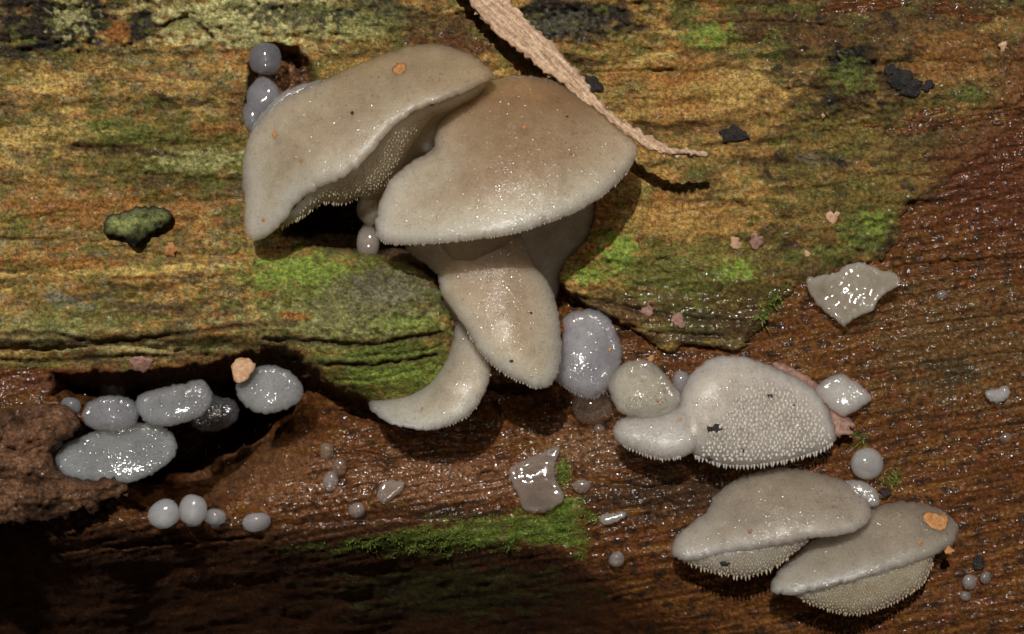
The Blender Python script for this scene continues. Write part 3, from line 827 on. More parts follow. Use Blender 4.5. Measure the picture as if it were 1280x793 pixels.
sheet('inner_fold', [(452, 262), (450, 236), (464, 206), (484, 176), (512, 148), (556, 128), (604, 108), (590, 130), (556, 152), (546, 182), (516, 204), (494, 226), (478, 262), (470, 280), (456, 280)], [(452, 262, 14), (484, 176, 44), (556, 128, 58), (604, 108, 58), (546, 182, 30), (494, 226, 22), (470, 280, 4)], 8, M_CAP, e, edge=14, col=(.60, .49, .33), rim=(.62, .51, .36), seed=40)
tube('stem', [(500, 185, 30, 30), (505, 205, 0, 27), (500, 235, -40, 24), (500, 280, -140, 30)], M_CAP, e, (.45, .38, .28))

# ---- B: the fan cap
e = fungus('widest fan-shaped tan jelly cap with a bark strip lying against its upper edge', 600, 330, -120)
B_top = [(468, 280), (477, 247), (490, 222), (515, 201), (540, 186), (546, 160), (562, 138), (590, 114), (612, 101), (640, 94), (672, 96), (702, 104), (732, 121), (764, 149), (789, 171), (797, 188), (786, 213), (760, 240),
         (722, 264), (682, 280), (640, 293), (590, 300), (540, 305), (490, 306), (473, 297)]
B_d = [(468, 280, 92), (477, 247, 82), (515, 201, 70), (546, 160, 56), (590, 114, 44), (640, 94, 44), (702, 104, 48), (764, 149, 66), (797, 188, 84), (786, 213, 98), (722, 264, 138), (640, 293, 158), (540, 305, 140), (490, 306, 112), (620, 200, 118), (560, 250, 122), (700, 190, 108)]
_, fB, olB = sheet('cap', B_top, B_d, 9, M_CAP, e, edge=18, back=.5, col=(.26, .155, .076), rim=TANR, rimw=62, seed=4, rim_bias=1)
dew(e, fB, olB, 60)
spines(e, fringe([(470, 292), (478, 302), (490, 306), (540, 305), (590, 300), (640, 293), (682, 280), (722, 264), (760, 240), (786, 213), (796, 190)], 3.0, 3.4, 1.2, fB, -2), M_TEETH, (.66, .61, .52))
tube('stem', [(600, 240, 100, 58), (596, 280, 50, 50), (592, 320, -20, 46), (590, 360, -130, 55)], M_CAP, e, (.45, .36, .25))

# ---- E: stalk web in the shade to the right of the stem
e = fungus('shaded jelly stalk showing under the fan cap next to bright green algae', 690, 330, -60)
sheet('stalk', [(620, 285), (660, 262), (700, 250), (741, 252), (737, 292), (722, 318), (702, 346), (696, 372), (680, 372), (660, 340), (640, 310)], [(620, 285, 30), (700, 250, 40), (741, 252, 14), (702, 346, -16), (680, 372, -24), (660, 320, 26)], 12, M_CAP, e, edge=18, col=(.42, .34, .25), rim=(.5, .42, .33), seed=5)

# ---- C: tongue hanging under the fan cap
e = fungus('smooth tongue-shaped jelly cap hanging in the shadow of the fan cap', 600, 360, -110)
C_top = [(508, 306), (530, 285), (580, 268), (640, 280), (666, 326), (690, 362), (700, 404), (701, 448), (692, 478), (672, 486), (650, 478), (622, 462), (602, 442), (582, 412), (566, 388), (550, 364), (546, 344), (530, 330), (512, 318)]
C_d = [(508, 306, 40), (580, 268, 45), (640, 280, 50), (690, 362, 58), (701, 448, 74), (672, 486, 98), (622, 462, 100), (582, 412, 84), (550, 364, 56), (512, 318, 42), (620, 350, 76), (640, 420, 102)]
_, fC, olC = sheet('cap', C_top, C_d, 12, M_CAP, e, edge=30, back=.5, col=(.31, .225, .145), rim=TANR, rimw=40, seed=6, rim_bias=1)
dew(e, fC, olC, 60)
spines(e, fringe([(584, 416), (602, 442), (622, 462), (650, 478), (672, 486), (690, 480)], 4, 4, 1.4, fC, -2), M_TEETH, (.64, .6, .52))
tube('stem', [(590, 340, 60, 36), (580, 370, 10, 32), (575, 400, -60, 34), (575, 420, -130, 40)], M_CAP, e, (.45, .37, .27))

# ---- D: crescent cap tucked under the mossy tongue
e = fungus('crescent-shaped jelly cap squeezed under the end of the mossy wood ledge', 540, 470, -70)
D_top = [(556, 400), (574, 400), (590, 420), (606, 442), (613, 458), (610, 482), (592, 514), (562, 532), (532, 538), (490, 531), (466, 515), (460, 497), (490, 480), (530, 450)]
D_d = [(556, 400, -4), (590, 420, 36), (613, 458, 56), (592, 514, 72), (532, 537, 66), (470, 512, 34), (462, 497, -16), (530, 450, -34), (500, 485, -22), (560, 480, 58)]
_, fD, olD = sheet('cap', D_top, D_d, 11, M_CAP, e, edge=20, back=.7, col=(.37, .31, .24), rim=TANR, rimw=34, seed=7, rim_bias=1)
dew(e, fD, olD, 60)
spines(e, fringe([(612, 470), (592, 514), (562, 532), (532, 537), (494, 529), (470, 512)], 4.4, 3.2, 1.4, fD, -2), M_TEETH, (.66, .62, .55))
tube('stem', [(550, 470, 25, 22), (552, 460, -40, 22), (555, 440, -130, 26)], M_CAP, e, (.45, .4, .32))

# ---- H: spiny cap lying on the wet wood
e = fungus('pale cap with white teeth facing out and a smooth rounded side lobe', 910, 500)
H_top = [(848, 540), (846, 512), (850, 494), (857, 476), (870, 460), (890, 447), (912, 443), (945, 450), (980, 464), (1010, 480), (1030, 500), (1045, 532), (1043, 554), (1020, 567), (980, 578), (935, 584), (900, 582), (876, 575), (860, 562)]
H_d = [(768, 542, 40), (798, 517, 26), (838, 515, 22), (856, 480, 2), (890, 447, -6), (945, 450, -8), (1010, 480, -4), (1045, 532, 8), (1020, 567, 26), (935, 584, 40), (876, 575, 44), (828, 574, 58), (860, 530, 46), (940, 510, 26)]
def lobe(u, v):
    return 10 * np.exp(-((u - 880 - (v - 490) * -.9) / 30) ** 2 - ((v - 480) / 22) ** 2)
_, fH, olH = sheet('cap', H_top, H_d, 16, M_CAP, e, edge=24, back=.6, col=GREYJ, rim=GREYR, rimw=12, seed=8, extra=lobe)
dew(e, fH, olH, 70)
_, fHl, olHl = sheet('side_lobe', [(766, 543), (771, 527), (794, 515), (836, 508), (858, 494), (880, 484), (906, 484), (916, 498), (902, 520), (884, 544), (866, 564), (850, 573), (828, 575), (800, 568), (778, 557)],
                     [(766, 543, 40), (794, 515, 26), (836, 508, 20), (880, 484, 8), (916, 498, 6), (884, 544, 50), (850, 573, 60), (828, 575, 60), (800, 568, 54), (830, 540, 50)], 15, M_CAP, e, edge=24, back=.6, col=(.44, .41, .37), rim=GREYR, rimw=12, seed=38)
dew(e, fHl, olHl, 50)
H_sp = [(872, 564), (888, 544), (904, 522), (916, 500), (944, 480), (985, 478), (1012, 500), (1032, 526), (1038, 550), (1015, 562), (978, 573), (935, 578), (895, 575)]
spines(e, teeth_on(fH, H_sp, 5.6, 3.4, 2.7, (0, .85, .55), 1, 14) + fringe([(780, 558), (800, 567), (828, 575), (850, 572)], 3.6, 5, 1.5, fHl, -1) + fringe([(870, 572), (900, 582), (935, 584), (980, 578), (1020, 567), (1040, 556)], 4.2, 6, 1.7, fH, 2), M_TEETH, (.60, .555, .49))
tube('stem', [(920, 490, 10, 34), (925, 480, -20, 32), (930, 475, -60, 34)], M_CAP, e, (.5, .46, .4))

# ---- K and L: the two overlapping shells at the lower right
e = fungus('broad pale shell-shaped cap overlapping its neighbour, with a row of dark-tipped teeth', 980, 640)
K_top = [(838, 686), (850, 664), (882, 640), (892, 620), (915, 602), (942, 590), (980, 584), (1030, 592), (1064, 607), (1084, 625), (1089, 645), (1076, 660), (1050, 670), (1010, 674), (960, 684), (900, 694), (862, 702), (846, 698)]
K_d = [(838, 686, 30), (882, 640, 10), (915, 602, 6), (980, 584, 6), (1064, 607, 16), (1089, 645, 44), (1050, 670, 68), (960, 684, 72), (862, 702, 46), (970, 630, 46), (1030, 640, 50)]
_, fKc, olKc = sheet('cap', K_top, K_d, 10, M_CAP, e, edge=20, back=.4, col=(.27, .22, .165), rim=(.50,.44,.36), rimw=30, seed=9, rim_bias=1)
dew(e, fKc, olKc)
K_un = [(846, 697), (862, 700), (900, 691), (960, 681), (1006, 673), (1010, 678), (988, 696), (966, 711), (932, 722), (898, 717), (868, 708)]
_, fK, _o = sheet('underside', K_un, [(846, 697, 28), (900, 691, 54), (960, 681, 62), (1010, 676, 58), (966, 711, 46), (932, 722, 42), (868, 708, 34)], 7, M_CAP, e, edge=10, col=(.74, .62, .45), rim=(.74, .63, .47), seed=10)
spines(e, teeth_on(fK, K_un, 4.2, 2.6, 1.7, (0, 1, .1)) + fringe([(856, 703), (876, 711), (898, 717), (932, 722), (966, 711), (985, 698)], 5, 7, 1.6, fK), M_TEETH, (.60, .50, .37))
tube('stem', [(985, 640, 40, 34), (990, 640, 0, 32), (992, 640, -50, 34)], M_CAP, e, (.48, .43, .36))
sheet('side_lobe', [(1052, 606), (1064, 599), (1082, 602), (1096, 614), (1101, 628), (1090, 634), (1070, 628)], [(1052, 606, 2), (1082, 602, 4), (1101, 628, 12), (1070, 628, 12)], 7, M_BUTTON, e, edge=10, col=(.40, .36, .32), rim=(.5, .47, .43), seed=11)

e = fungus('pale shell-shaped cap partly beneath its neighbour, with a crumb of orange wood on top', 1100, 680)
L_top = [(963, 736), (974, 712), (998, 692), (1012, 676), (1050, 660), (1080, 645), (1096, 632), (1130, 626), (1165, 632), (1190, 646), (1199, 662), (1190, 682), (1166, 695), (1120, 711), (1060, 728), (1004, 742), (976, 744)]
L_d = [(963, 736, 44), (998, 692, 20), (1050, 660, 4), (1096, 632, -2), (1165, 632, -2), (1199, 662, 12), (1166, 695, 44), (1120, 711, 62), (1060, 728, 70), (1004, 742, 62), (1080, 690, 42), (1140, 665, 26)]
_, fLc, olLc = sheet('cap', L_top, L_d, 10, M_CAP, e, edge=20, back=.4, col=(.245, .20, .145), rim=(.48, .44, .36), rimw=30, seed=12, rim_bias=1)
dew(e, fLc, olLc)
L_un = [(985, 741), (1004, 740), (1060, 725), (1120, 708), (1164, 693), (1168, 700), (1152, 732), (1114, 756), (1072, 769), (1034, 763), (1006, 752)]
_, fL, _o = sheet('underside', L_un, [(985, 741, 44), (1060, 725, 58), (1120, 708, 52), (1164, 693, 34), (1152, 732, 30), (1114, 756, 32), (1072, 769, 34), (1034, 763, 38)], 8, M_CAP, e, edge=12, col=(.70, .56, .37), rim=(.70, .57, .39), seed=13)
spines(e, teeth_on(fL, L_un, 4.2, 2.6, 1.7, (0, 1, .1)) + fringe([(1004, 752), (1034, 763), (1072, 769), (1114, 756), (1152, 732), (1165, 706)], 4.2, 4.6, 1.5, fL), M_TEETH, (.56, .45, .30))
tube('stem', [(1110, 680, 34, 34), (1108, 680, 0, 32), (1106, 680, -50, 34)], M_CAP, e, (.46, .4, .32))

# ---- F and G: wet buttons at the foot of the tongue
BLUE, BLUER = (.32, .32, .345), (.46, .46, .49)
e = fungus('bluish wet jelly lobe with knobbly lower rim between tongue cap and round yellowish button', 735, 440)
F_o = [(703, 398), (720, 388), (748, 388), (766, 404), (774, 424), (779, 444), (772, 464), (760, 484), (746, 496), (730, 498), (712, 488), (694, 472), (692, 456), (700, 432), (704, 414)]
_, fF, olF = sheet('lobe', F_o, [(703, 398, -14), (748, 388, -16), (779, 444, 2), (746, 496, 26), (694, 472, 24), (735, 440, 24)], 22, M_BUTTON, e, edge=34, col=BLUE, rim=BLUER, rimw=10, wob=3, seed=14)
dew(e, fF, olF, 34)
spines(e, fringe([(694, 474), (712, 489), (730, 498), (746, 497), (762, 484)], 4.2, 4, 2.2, fF, 0), M_BUTTON, (.6, .61, .64))
tube('stem', [(735, 430, 10, 22), (738, 420, -30, 22), (740, 415, -70, 24)], M_BUTTON, e, (.42, .42, .44))
e = fungus('round yellowish-white jelly button touching the smooth side lobe of a toothed cap', 805, 480)
G_o = [(762, 494), (760, 476), (770, 460), (786, 451), (808, 449), (826, 460), (840, 478), (852, 496), (843, 513), (822, 521), (798, 522), (775, 516)]
_, fG, olG = sheet('lobe', G_o, [(762, 494, 26), (808, 449, 0), (852, 496, 24), (798, 522, 44), (805, 485, 32)], 20, M_BUTTON, e, edge=34, col=(.44, .41, .33), rim=(.5, .48, .42), rimw=8, wob=2.4, seed=15)
dew(e, fG, olG, 36)
spines(e, teeth_on(fG, [(775, 500), (800, 492), (835, 496), (832, 508), (800, 515), (780, 512)], 5.5, 2.4, 2.0), M_BUTTON, (.66, .64, .58))
tube('stem', [(805, 480, 4, 22), (806, 476, -30, 22), (806, 474, -60, 22)], M_BUTTON, e, (.5, .47, .4))

SM = 'small jelly buttons scattered over the log'
def button(label, u, v, ru, rv, rise=.35, col=(.46, .45, .45), mat=None, rot=0, seed=0, name='jelly_button', lump=.08, d=None, grp=SM, rd=None, stem_to=None, **k):
    rd = rd or min(ru, rv) * .9
    dd = (wd(u, v) + rd * rise) if d is None else d
    col = tuple(min(.8, c * 1.05) for c in col)
    if stem_to is None:
        o = ball(name, u, v, dd, ru, rv, rd, mat or M_BEAD, None, col, lump, seed or int(u + v), rot, **k)
    else:
        o = empty(name, u, v, dd)
        ball('lobe', u, v, dd, ru, rv, rd, mat or M_BEAD, o, col, lump, seed or int(u + v), rot, **k)
        tube('stem', [(u, v, dd - rd * .3, min(ru, rv) * .55), ((u + stem_to[0]) / 2, (v + stem_to[1]) / 2, (dd - rd + stem_to[2]) / 2, min(ru, rv) * .5), (*stem_to, min(ru, rv) * .6)], mat or M_BEAD, o, col)
    tag(o, label, 'fungus', grp)
    return o
button('dull brown half-hidden button below the bluish jelly lobe', 740, 508, 27, 22, .3, (.20, .15, .12))
button('thin translucent sliver of jelly between yellowish button and toothed cap', 852, 478, 12, 17, .3, (.42, .42, .42))
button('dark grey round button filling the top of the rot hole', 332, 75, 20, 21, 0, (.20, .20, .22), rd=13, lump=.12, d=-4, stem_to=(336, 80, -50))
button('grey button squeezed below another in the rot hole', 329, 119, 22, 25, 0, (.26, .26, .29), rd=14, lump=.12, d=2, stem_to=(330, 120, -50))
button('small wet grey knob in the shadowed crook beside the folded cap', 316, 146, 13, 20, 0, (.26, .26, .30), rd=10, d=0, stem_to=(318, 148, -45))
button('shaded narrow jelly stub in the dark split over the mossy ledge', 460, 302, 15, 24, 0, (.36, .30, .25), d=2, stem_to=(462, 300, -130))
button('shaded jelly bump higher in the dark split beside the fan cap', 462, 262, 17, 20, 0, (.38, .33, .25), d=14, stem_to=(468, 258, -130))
button('clear round bead-like button beside a moss sprig', 1084, 580, 21, 20.5, .75, (.66, .62, .50), lump=.01)

# ---- I: small square cap behind the pinkish bark scrap
e = fungus('small squarish pale cap behind a scrap of pinkish bark', 1050, 495)
sheet('cap', [(1018, 486), (1034, 472), (1050, 467), (1062, 472), (1080, 484), (1090, 497), (1082, 506), (1066, 516), (1052, 521), (1040, 512), (1026, 500)], [(1018, 486, -8), (1050, 467, -10), (1090, 497, 8), (1052, 521, 14), (1052, 495, 8)], 9, M_BUTTON, e, edge=16, col=(.50, .47, .42), rim=(.58, .55, .50), rimw=6, seed=16)
tube('stem', [(1050, 495, 2, 16), (1048, 492, -20, 15), (1046, 490, -50, 16)], M_BUTTON, e, (.45, .42, .38))

# ---- N: shelf of buttons in the dark cave
CV = 'jelly fungi in the dark hollow under the ledge'
def cavecap(label, outline, depth, T, col, rim, stem, seed, mat=M_BUTTON, edge=20, dewy=60, **k):
    us = [p[0] for p in outline]; vs_ = [p[1] for p in outline]
    e = fungus(label, sum(us) / len(us), sum(vs_) / len(vs_), -80, grp=CV)
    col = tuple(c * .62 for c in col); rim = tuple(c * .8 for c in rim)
    r = sheet('cap', outline, depth, T, mat, e, edge=edge, col=col, rim=rim, rimw=10, seed=seed, **k)
    if dewy: dew(e, r[1], r[2], dewy)
    u0, v0, d0, r0 = stem[0]
    v0 = sum(vs_) / len(vs_) + 3
    tube('stem', [(u0, v0, d0, r0 * .8), (u0, v0 - 2, -110, r0 * .7), (u0, v0 - 50, -190, r0 * .7), (u0, 425, -60, r0 * .7)], mat, e, col)
    return e
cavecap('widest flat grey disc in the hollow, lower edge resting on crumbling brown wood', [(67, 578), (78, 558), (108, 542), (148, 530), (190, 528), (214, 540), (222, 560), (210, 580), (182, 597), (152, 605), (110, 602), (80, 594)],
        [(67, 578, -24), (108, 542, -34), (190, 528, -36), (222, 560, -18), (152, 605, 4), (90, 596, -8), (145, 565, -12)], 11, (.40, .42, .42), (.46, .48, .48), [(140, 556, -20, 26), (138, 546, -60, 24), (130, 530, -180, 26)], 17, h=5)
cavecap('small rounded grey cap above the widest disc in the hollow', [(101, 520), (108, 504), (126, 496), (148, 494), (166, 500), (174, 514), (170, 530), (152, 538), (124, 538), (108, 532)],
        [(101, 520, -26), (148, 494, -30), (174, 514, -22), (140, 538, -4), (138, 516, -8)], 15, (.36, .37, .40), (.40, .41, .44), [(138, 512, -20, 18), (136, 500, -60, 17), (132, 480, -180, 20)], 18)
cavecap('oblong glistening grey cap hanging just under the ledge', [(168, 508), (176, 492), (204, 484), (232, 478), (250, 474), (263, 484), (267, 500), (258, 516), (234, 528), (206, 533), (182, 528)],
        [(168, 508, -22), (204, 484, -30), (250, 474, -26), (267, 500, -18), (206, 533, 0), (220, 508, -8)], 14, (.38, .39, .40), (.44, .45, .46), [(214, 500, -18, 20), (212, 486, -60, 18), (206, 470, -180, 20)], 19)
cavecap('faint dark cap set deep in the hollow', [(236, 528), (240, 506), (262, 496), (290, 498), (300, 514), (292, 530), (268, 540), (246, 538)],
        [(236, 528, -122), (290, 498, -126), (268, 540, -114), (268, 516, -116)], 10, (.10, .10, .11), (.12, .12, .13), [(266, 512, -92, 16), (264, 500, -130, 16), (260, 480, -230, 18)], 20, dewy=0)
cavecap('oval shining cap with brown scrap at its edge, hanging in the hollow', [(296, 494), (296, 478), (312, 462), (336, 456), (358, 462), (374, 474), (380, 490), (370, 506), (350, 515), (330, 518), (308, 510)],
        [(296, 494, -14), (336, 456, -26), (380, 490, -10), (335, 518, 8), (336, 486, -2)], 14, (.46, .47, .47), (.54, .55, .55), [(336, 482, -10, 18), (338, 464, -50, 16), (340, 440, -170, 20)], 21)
e, _f, _o = sheet('bark_scrap', [(290, 466), (292, 452), (302, 447), (314, 450), (320, 458), (314, 468), (308, 477), (296, 478)], [(290, 466, 4), (302, 447, -2), (320, 458, 2), (300, 478, 10)], 4, M_PALE, None, edge=5, scallop=.9)
tag(e, 'tan papery scrap stuck to the oval cap in the hollow', 'bark scrap')
button('dim tiny knob under the ledge at the hollow beside the small rounded cap', 88, 507, 13, 12, 0, (.24, .25, .28), d=-30, grp=CV, stem_to=(96, 505, -160))
button('pearly bead at the crumbling wood below the reddish ledge', 9, 530, 12, 12, .5, (.38, .37, .38))
button('tiny wet bead on crumbling wood near a pearly bead', 41, 526, 9, 8, .6, (.34, .28, .28))

# ---- O: buttons on the lip of the hollow
LP = 'buttons in a row on the lip of the hollow'
button('short stout white button leaning on its taller twin on the lip', 205, 644, 20, 19, .5, (.56, .57, .56), grp=LP, d=-6, stem_to=(206, 656, -26))
button('taller egg-shaped white button on the lip of the hollow', 241, 637, 17.5, 20, .5, (.58, .59, .59), grp=LP, rot=8, d=-8, stem_to=(243, 656, -28))
button('low dim button behind the egg-shaped one on the lip', 269, 647, 14, 11, .5, (.34, .34, .34), grp=LP, d=-16, stem_to=(269, 658, -34))
button('lone lemon-shaped white button on the lip apart from its row', 320, 652, 18, 12.5, .5, (.56, .56, .55), grp=LP, rot=-12)
ti = SM
button('tiny cream bead on wet wood below the tongue caps', 408, 564, 9, 12, .4, (.30, .20, .14), grp=ti)
button('tiny grey bead topped by a glint, beside two dim beads', 413, 601, 10, 13, .5, (.40, .36, .33), grp=ti)
button('dim brown bead above the tiny grey bead', 424, 584, 10, 12, .3, (.22, .15, .11), grp=ti)
button('flat pale bead in the orange wood below the tiny grey bead', 446, 637, 11, 10, .3, (.38, .30, .25), grp=ti)
button('small bead at the corner of the four-sided jelly flake', 727, 607, 12, 9, .4, (.34, .26, .22), grp=ti)
button('lone clear bead under the jelly sliver on dark wood', 771, 700, 10, 10, .6, (.34, .29, .26), grp=ti)
button('larger clear bead in a cluster of three by the black pellet', 1212, 728, 9, 10, .6, (.42, .40, .38), grp=ti)
button('smaller clear bead in a cluster of three by the black pellet', 1232, 723, 7, 8, .6, (.32, .28, .25), grp=ti)
button('lowest milky bead in a cluster of three by the black pellet', 1207, 746, 7, 6, .6, (.36, .34, .32), grp=ti)
button('single tiny pearl-grey bead on bare brown wood', 1177, 369, 7, 6.5, .6, (.36, .33, .32), grp=ti)
button('faint pinkish bead in the brown wood near the white shard', 1258, 548, 8, 7, .3, (.30, .20, .16), grp=ti)
button('tiny bead just below the dull brown button', 749, 536, 7, 6, .5, (.38, .24, .18), grp=ti)

# ---- flat jelly flakes
FG = 'flat torn flakes of jelly on the wood'
def flake(label, outline, lift, T, col, rim, seed, edge=7, **k):
    ol = outline; dep = [(u, v, wd(u, v) + l) for (u, v), l in zip(ol, lift)]
    cu = sum(p[0] for p in ol) / len(ol); cv = sum(p[1] for p in ol) / len(ol)
    dep.append((cu, cv, max(wd(cu, cv) + 4, sum(q[2] for q in dep) / len(dep))))
    o, f, _ = sheet('jelly_flake', ol, dep, T, M_FLAKE, None, edge=edge, col=col, rim=rim, rimw=5, seed=seed, **k)
    tag(o, label, 'fungus', FG)
    return f
flake('large torn translucent jelly flake on the brown wood next to the algae rim', [(1008, 350), (1026, 344), (1044, 340), (1058, 332), (1074, 327), (1088, 332), (1104, 338), (1118, 340), (1125, 348), (1122, 358), (1110, 366), (1098, 376), (1092, 388), (1078, 394), (1066, 400), (1056, 408), (1044, 400), (1028, 388), (1014, 370)],
      [16, 10, 8, 6, 6, 8, 12, 22, 32, 34, 30, 30, 34, 30, 26, 22, 20, 16, 14], 4.5, (.40, .36, .29), (.60, .56, .45), 22, wob=4)
flake('dull four-sided jelly flake lying over the edge of green moss', [(636, 586), (648, 578), (664, 570), (684, 562), (696, 557), (700, 566), (694, 580), (696, 600), (706, 622), (694, 634), (676, 641), (656, 638), (648, 622), (640, 604)],
      [8, 7, 7, 6, 5, 5, 6, 7, 9, 10, 10, 8, 8, 8], 4, (.26, .21, .18), (.40, .34, .30), 23, wob=3)
flake('narrow milky jelly sliver above the lone clear bead', [(748, 650), (756, 642), (770, 641), (783, 640), (780, 648), (768, 654), (757, 657)], [5] * 7, 4, (.40, .37, .34), (.50, .47, .44), 24, wob=1, h=3.5)
flake('little white torn shard alone on the brown wood', [(1232, 490), (1244, 486), (1260, 482), (1263, 490), (1258, 500), (1246, 504), (1235, 500)], [8, 6, 6, 10, 12, 12, 10], 4, (.55, .53, .50), (.62, .6, .58), 25, wob=1, h=3.5)
flake('small wet triangular shard among the tiny beads', [(471, 620), (478, 604), (490, 600), (507, 604), (500, 616), (488, 624), (476, 630)], [7] * 7, 4, (.34, .27, .22), (.46, .40, .36), 26, wob=1, h=3.5)

# ------------------------------------------------------------------ bark strip and loose bits
STK = [(540, -75), (572, -60), (604, -40), (632, -8), (658, 24), (682, 46), (699, 63), (714, 82), (726, 92), (734, 104), (748, 124), (772, 146), (800, 162), (828, 179), (850, 187), (872, 188), (887, 194), (872, 198), (846, 196), (816, 189), (792, 175), (768, 158),
       (744, 138), (722, 122), (704, 106), (682, 94), (662, 76), (640, 58), (616, 40), (600, 22), (584, 0), (560, -30)]
stf = lambda u, v: np.interp(u, [540, 600, 680, 720, 800, 850, 890], [26, 34, 50, 58, 84, 84, 70])
o, fS, _o = sheet('bark_strip', STK, stf, 4, M_BARK, None, edge=3.0, scallop=1.5, wob=2.2, h=3.5, seed=30)
tag(o, 'long tapering strip of dry tan bark leaning over the fan cap', 'bark strip')

PK = [(1012, 472), (1024, 482), (1036, 496), (1044, 508), (1056, 518), (1070, 532), (1062, 534), (1068, 542), (1054, 546), (1044, 544), (1040, 530), (1030, 514), (1016, 498), (1000, 482), (984, 470), (966, 458), (970, 452), (990, 460)]
o, _f, _o = sheet('bark_scrap', PK, [(966, 455, -14), (990, 464, -14), (1030, 505, -6), (1060, 534, 12)], 4, M_PINK, None, edge=5, scallop=1.0, wob=2)
tag(o, 'scrap of pinkish bark wedged against the toothed cap', 'bark scrap')

def rock(name, outline, lift, T, mat, parent=None, seed=0, col=(.1, .1, .1), **k):
    dep = [(u, v, wd(u, v) + lift) for u, v in outline]
    o, f, _ = sheet(name, outline, dep, T, mat, parent, edge=k.pop('edge', 8), back=1.2, col=col, rim=col, seed=seed, **k)
    return o
# mossy knob, part of the log
KN = [(128, 282), (136, 270), (156, 264), (178, 259), (204, 260), (215, 266), (212, 280), (198, 288), (184, 298), (170, 310), (156, 300), (140, 296), (130, 292)]
o, _f, _o = sheet('wood_knob', KN, [(u, v, wd(u, v) + 8) for u, v in KN], 12, M_WOOD, log, extra=lambda u, v: 7 * fbm(u / 13, v / 10, 4, 35), edge=10, back=1.8, wob=9, col=(.22, .24, .085), rim=(.03, .03, .022), rimw=8, mott=.5, seed=31, scallop=1.0, h=3.5)
o['label'] = 'raised green knob of wood'
# crumbling chunk at the left of the hollow, part of the log
CH = [(-140, 520), (-60, 508), (0, 512), (40, 506), (70, 504), (92, 512), (100, 528), (96, 542), (78, 556), (66, 566), (70, 584), (90, 597), (118, 600), (142, 598), (158, 606), (162, 614), (150, 622), (132, 626), (124, 640), (100, 646), (60, 652), (20, 656), (-40, 660), (-140, 664)]
CHd = [(-140, 520, -6), (0, 512, -14), (92, 512, -22), (66, 566, -4), (90, 600, 14), (158, 612, 10), (124, 640, -2), (20, 656, -2), (-140, 660, 0), (20, 580, 10), (100, 620, 12)]
def chn(u, v):
    return 14 * fbm(u / 46, v / 20, 4, 33) + 7 * fbm(u / 11, v / 8, 3, 34) - 12 * np.exp(-((v - 560 - .12 * u + 9 * fbm(u / 20, v / 20, 2, 36)) / 5) ** 2)
o, _f, _o = sheet('wood_chunk', CH, CHd, 18, M_WET, log, edge=22, back=2.0, wob=4, col=(.17, .085, .045), rim=(.10, .05, .028), rimw=12, mott=.45, seed=32, scallop=1.6, h=2.6, extra=chn, wet=.25)
o['label'] = 'crumbling brown chunk beside the hollow'

def crumb(label, u, v, r, mat, front=None, name='wood_crumb', cat='debris', asp=1.0, rot=0, thick=.5, grp='bits of debris'):
    """an angular little bit resting on the surface below it"""
    d = (float(front(np.array([u]), np.array([v]))[0]) if front else wd(u, v)) + r * thick * .05
    if r >= 6:
        ol = []
        a0 = math.radians(rot)
        for k in range(11):
            a = 2 * math.pi * k / 11; q = r * random.uniform(.66, 1.22)
            x, y = q * math.cos(a) * asp, q * math.sin(a)
            ol.append((u + x * math.cos(a0) - y * math.sin(a0), v + x * math.sin(a0) + y * math.cos(a0)))
        if front is None: dep = [(p[0], p[1], wd(*p)) for p in ol]
        else: dep = [(p[0], p[1], float(front(np.array([p[0]]), np.array([p[1]]))[0])) for p in ol]
        lim = d + r * .7
        dep = [(p[0], p[1], min(max(p[2], d - r * .7), lim)) for p in dep] + [(u, v, d)]
        o, _f, _p = sheet(name, ol, dep, r * thick * (.9 if name == 'black_crust' else .6), mat, None, edge=r * .5, back=1.5, wob=r * (.32 if name == 'black_crust' else .15), scallop=.8, h=2.4, col=(.1, .1, .1), rim=(.1, .1, .1))
        return tag(o, label, cat, grp)
    co, n = [], 7
    a0 = math.radians(rot)
    rings = [(0, -1), (.75, -.6), (1, 0), (.7, .7), (0, 1)]
    base = [random.uniform(.55, 1.3) for _ in range(n)]; jig = [random.uniform(-.3, .3) for _ in range(n)]
    idx = []
    for rr, h_ in rings:
        row = []
        if rr == 0:
            co.append(W(u, v, d + h_ * r * thick)); row = [len(co) - 1]
        else:
            for k in range(n):
                a = 2 * math.pi * k / n + jig[k]; q = r * rr * base[k] * random.uniform(.9, 1.1)
                x, y = q * math.cos(a) * asp, q * math.sin(a)
                co.append(W(u + x * math.cos(a0) - y * math.sin(a0), v + x * math.sin(a0) + y * math.cos(a0), d + h_ * r * thick * random.uniform(.4, 1.1))); row.append(len(co) - 1)
        idx.append(row)
    faces = []
    for i in range(len(rings) - 1):
        A_, B_ = idx[i], idx[i + 1]
        for k in range(n):
            k2 = (k + 1) % n
            if len(A_) == 1: faces.append((A_[0], B_[k2], B_[k]))
            elif len(B_) == 1: faces.append((A_[k], A_[k2], B_[0]))
            else: faces.append((A_[k], A_[k2], B_[k2], B_[k]))
    o = new_mesh(name, co, faces, mat, None, smooth=False)
    tag(o, label, cat, grp)
    return o

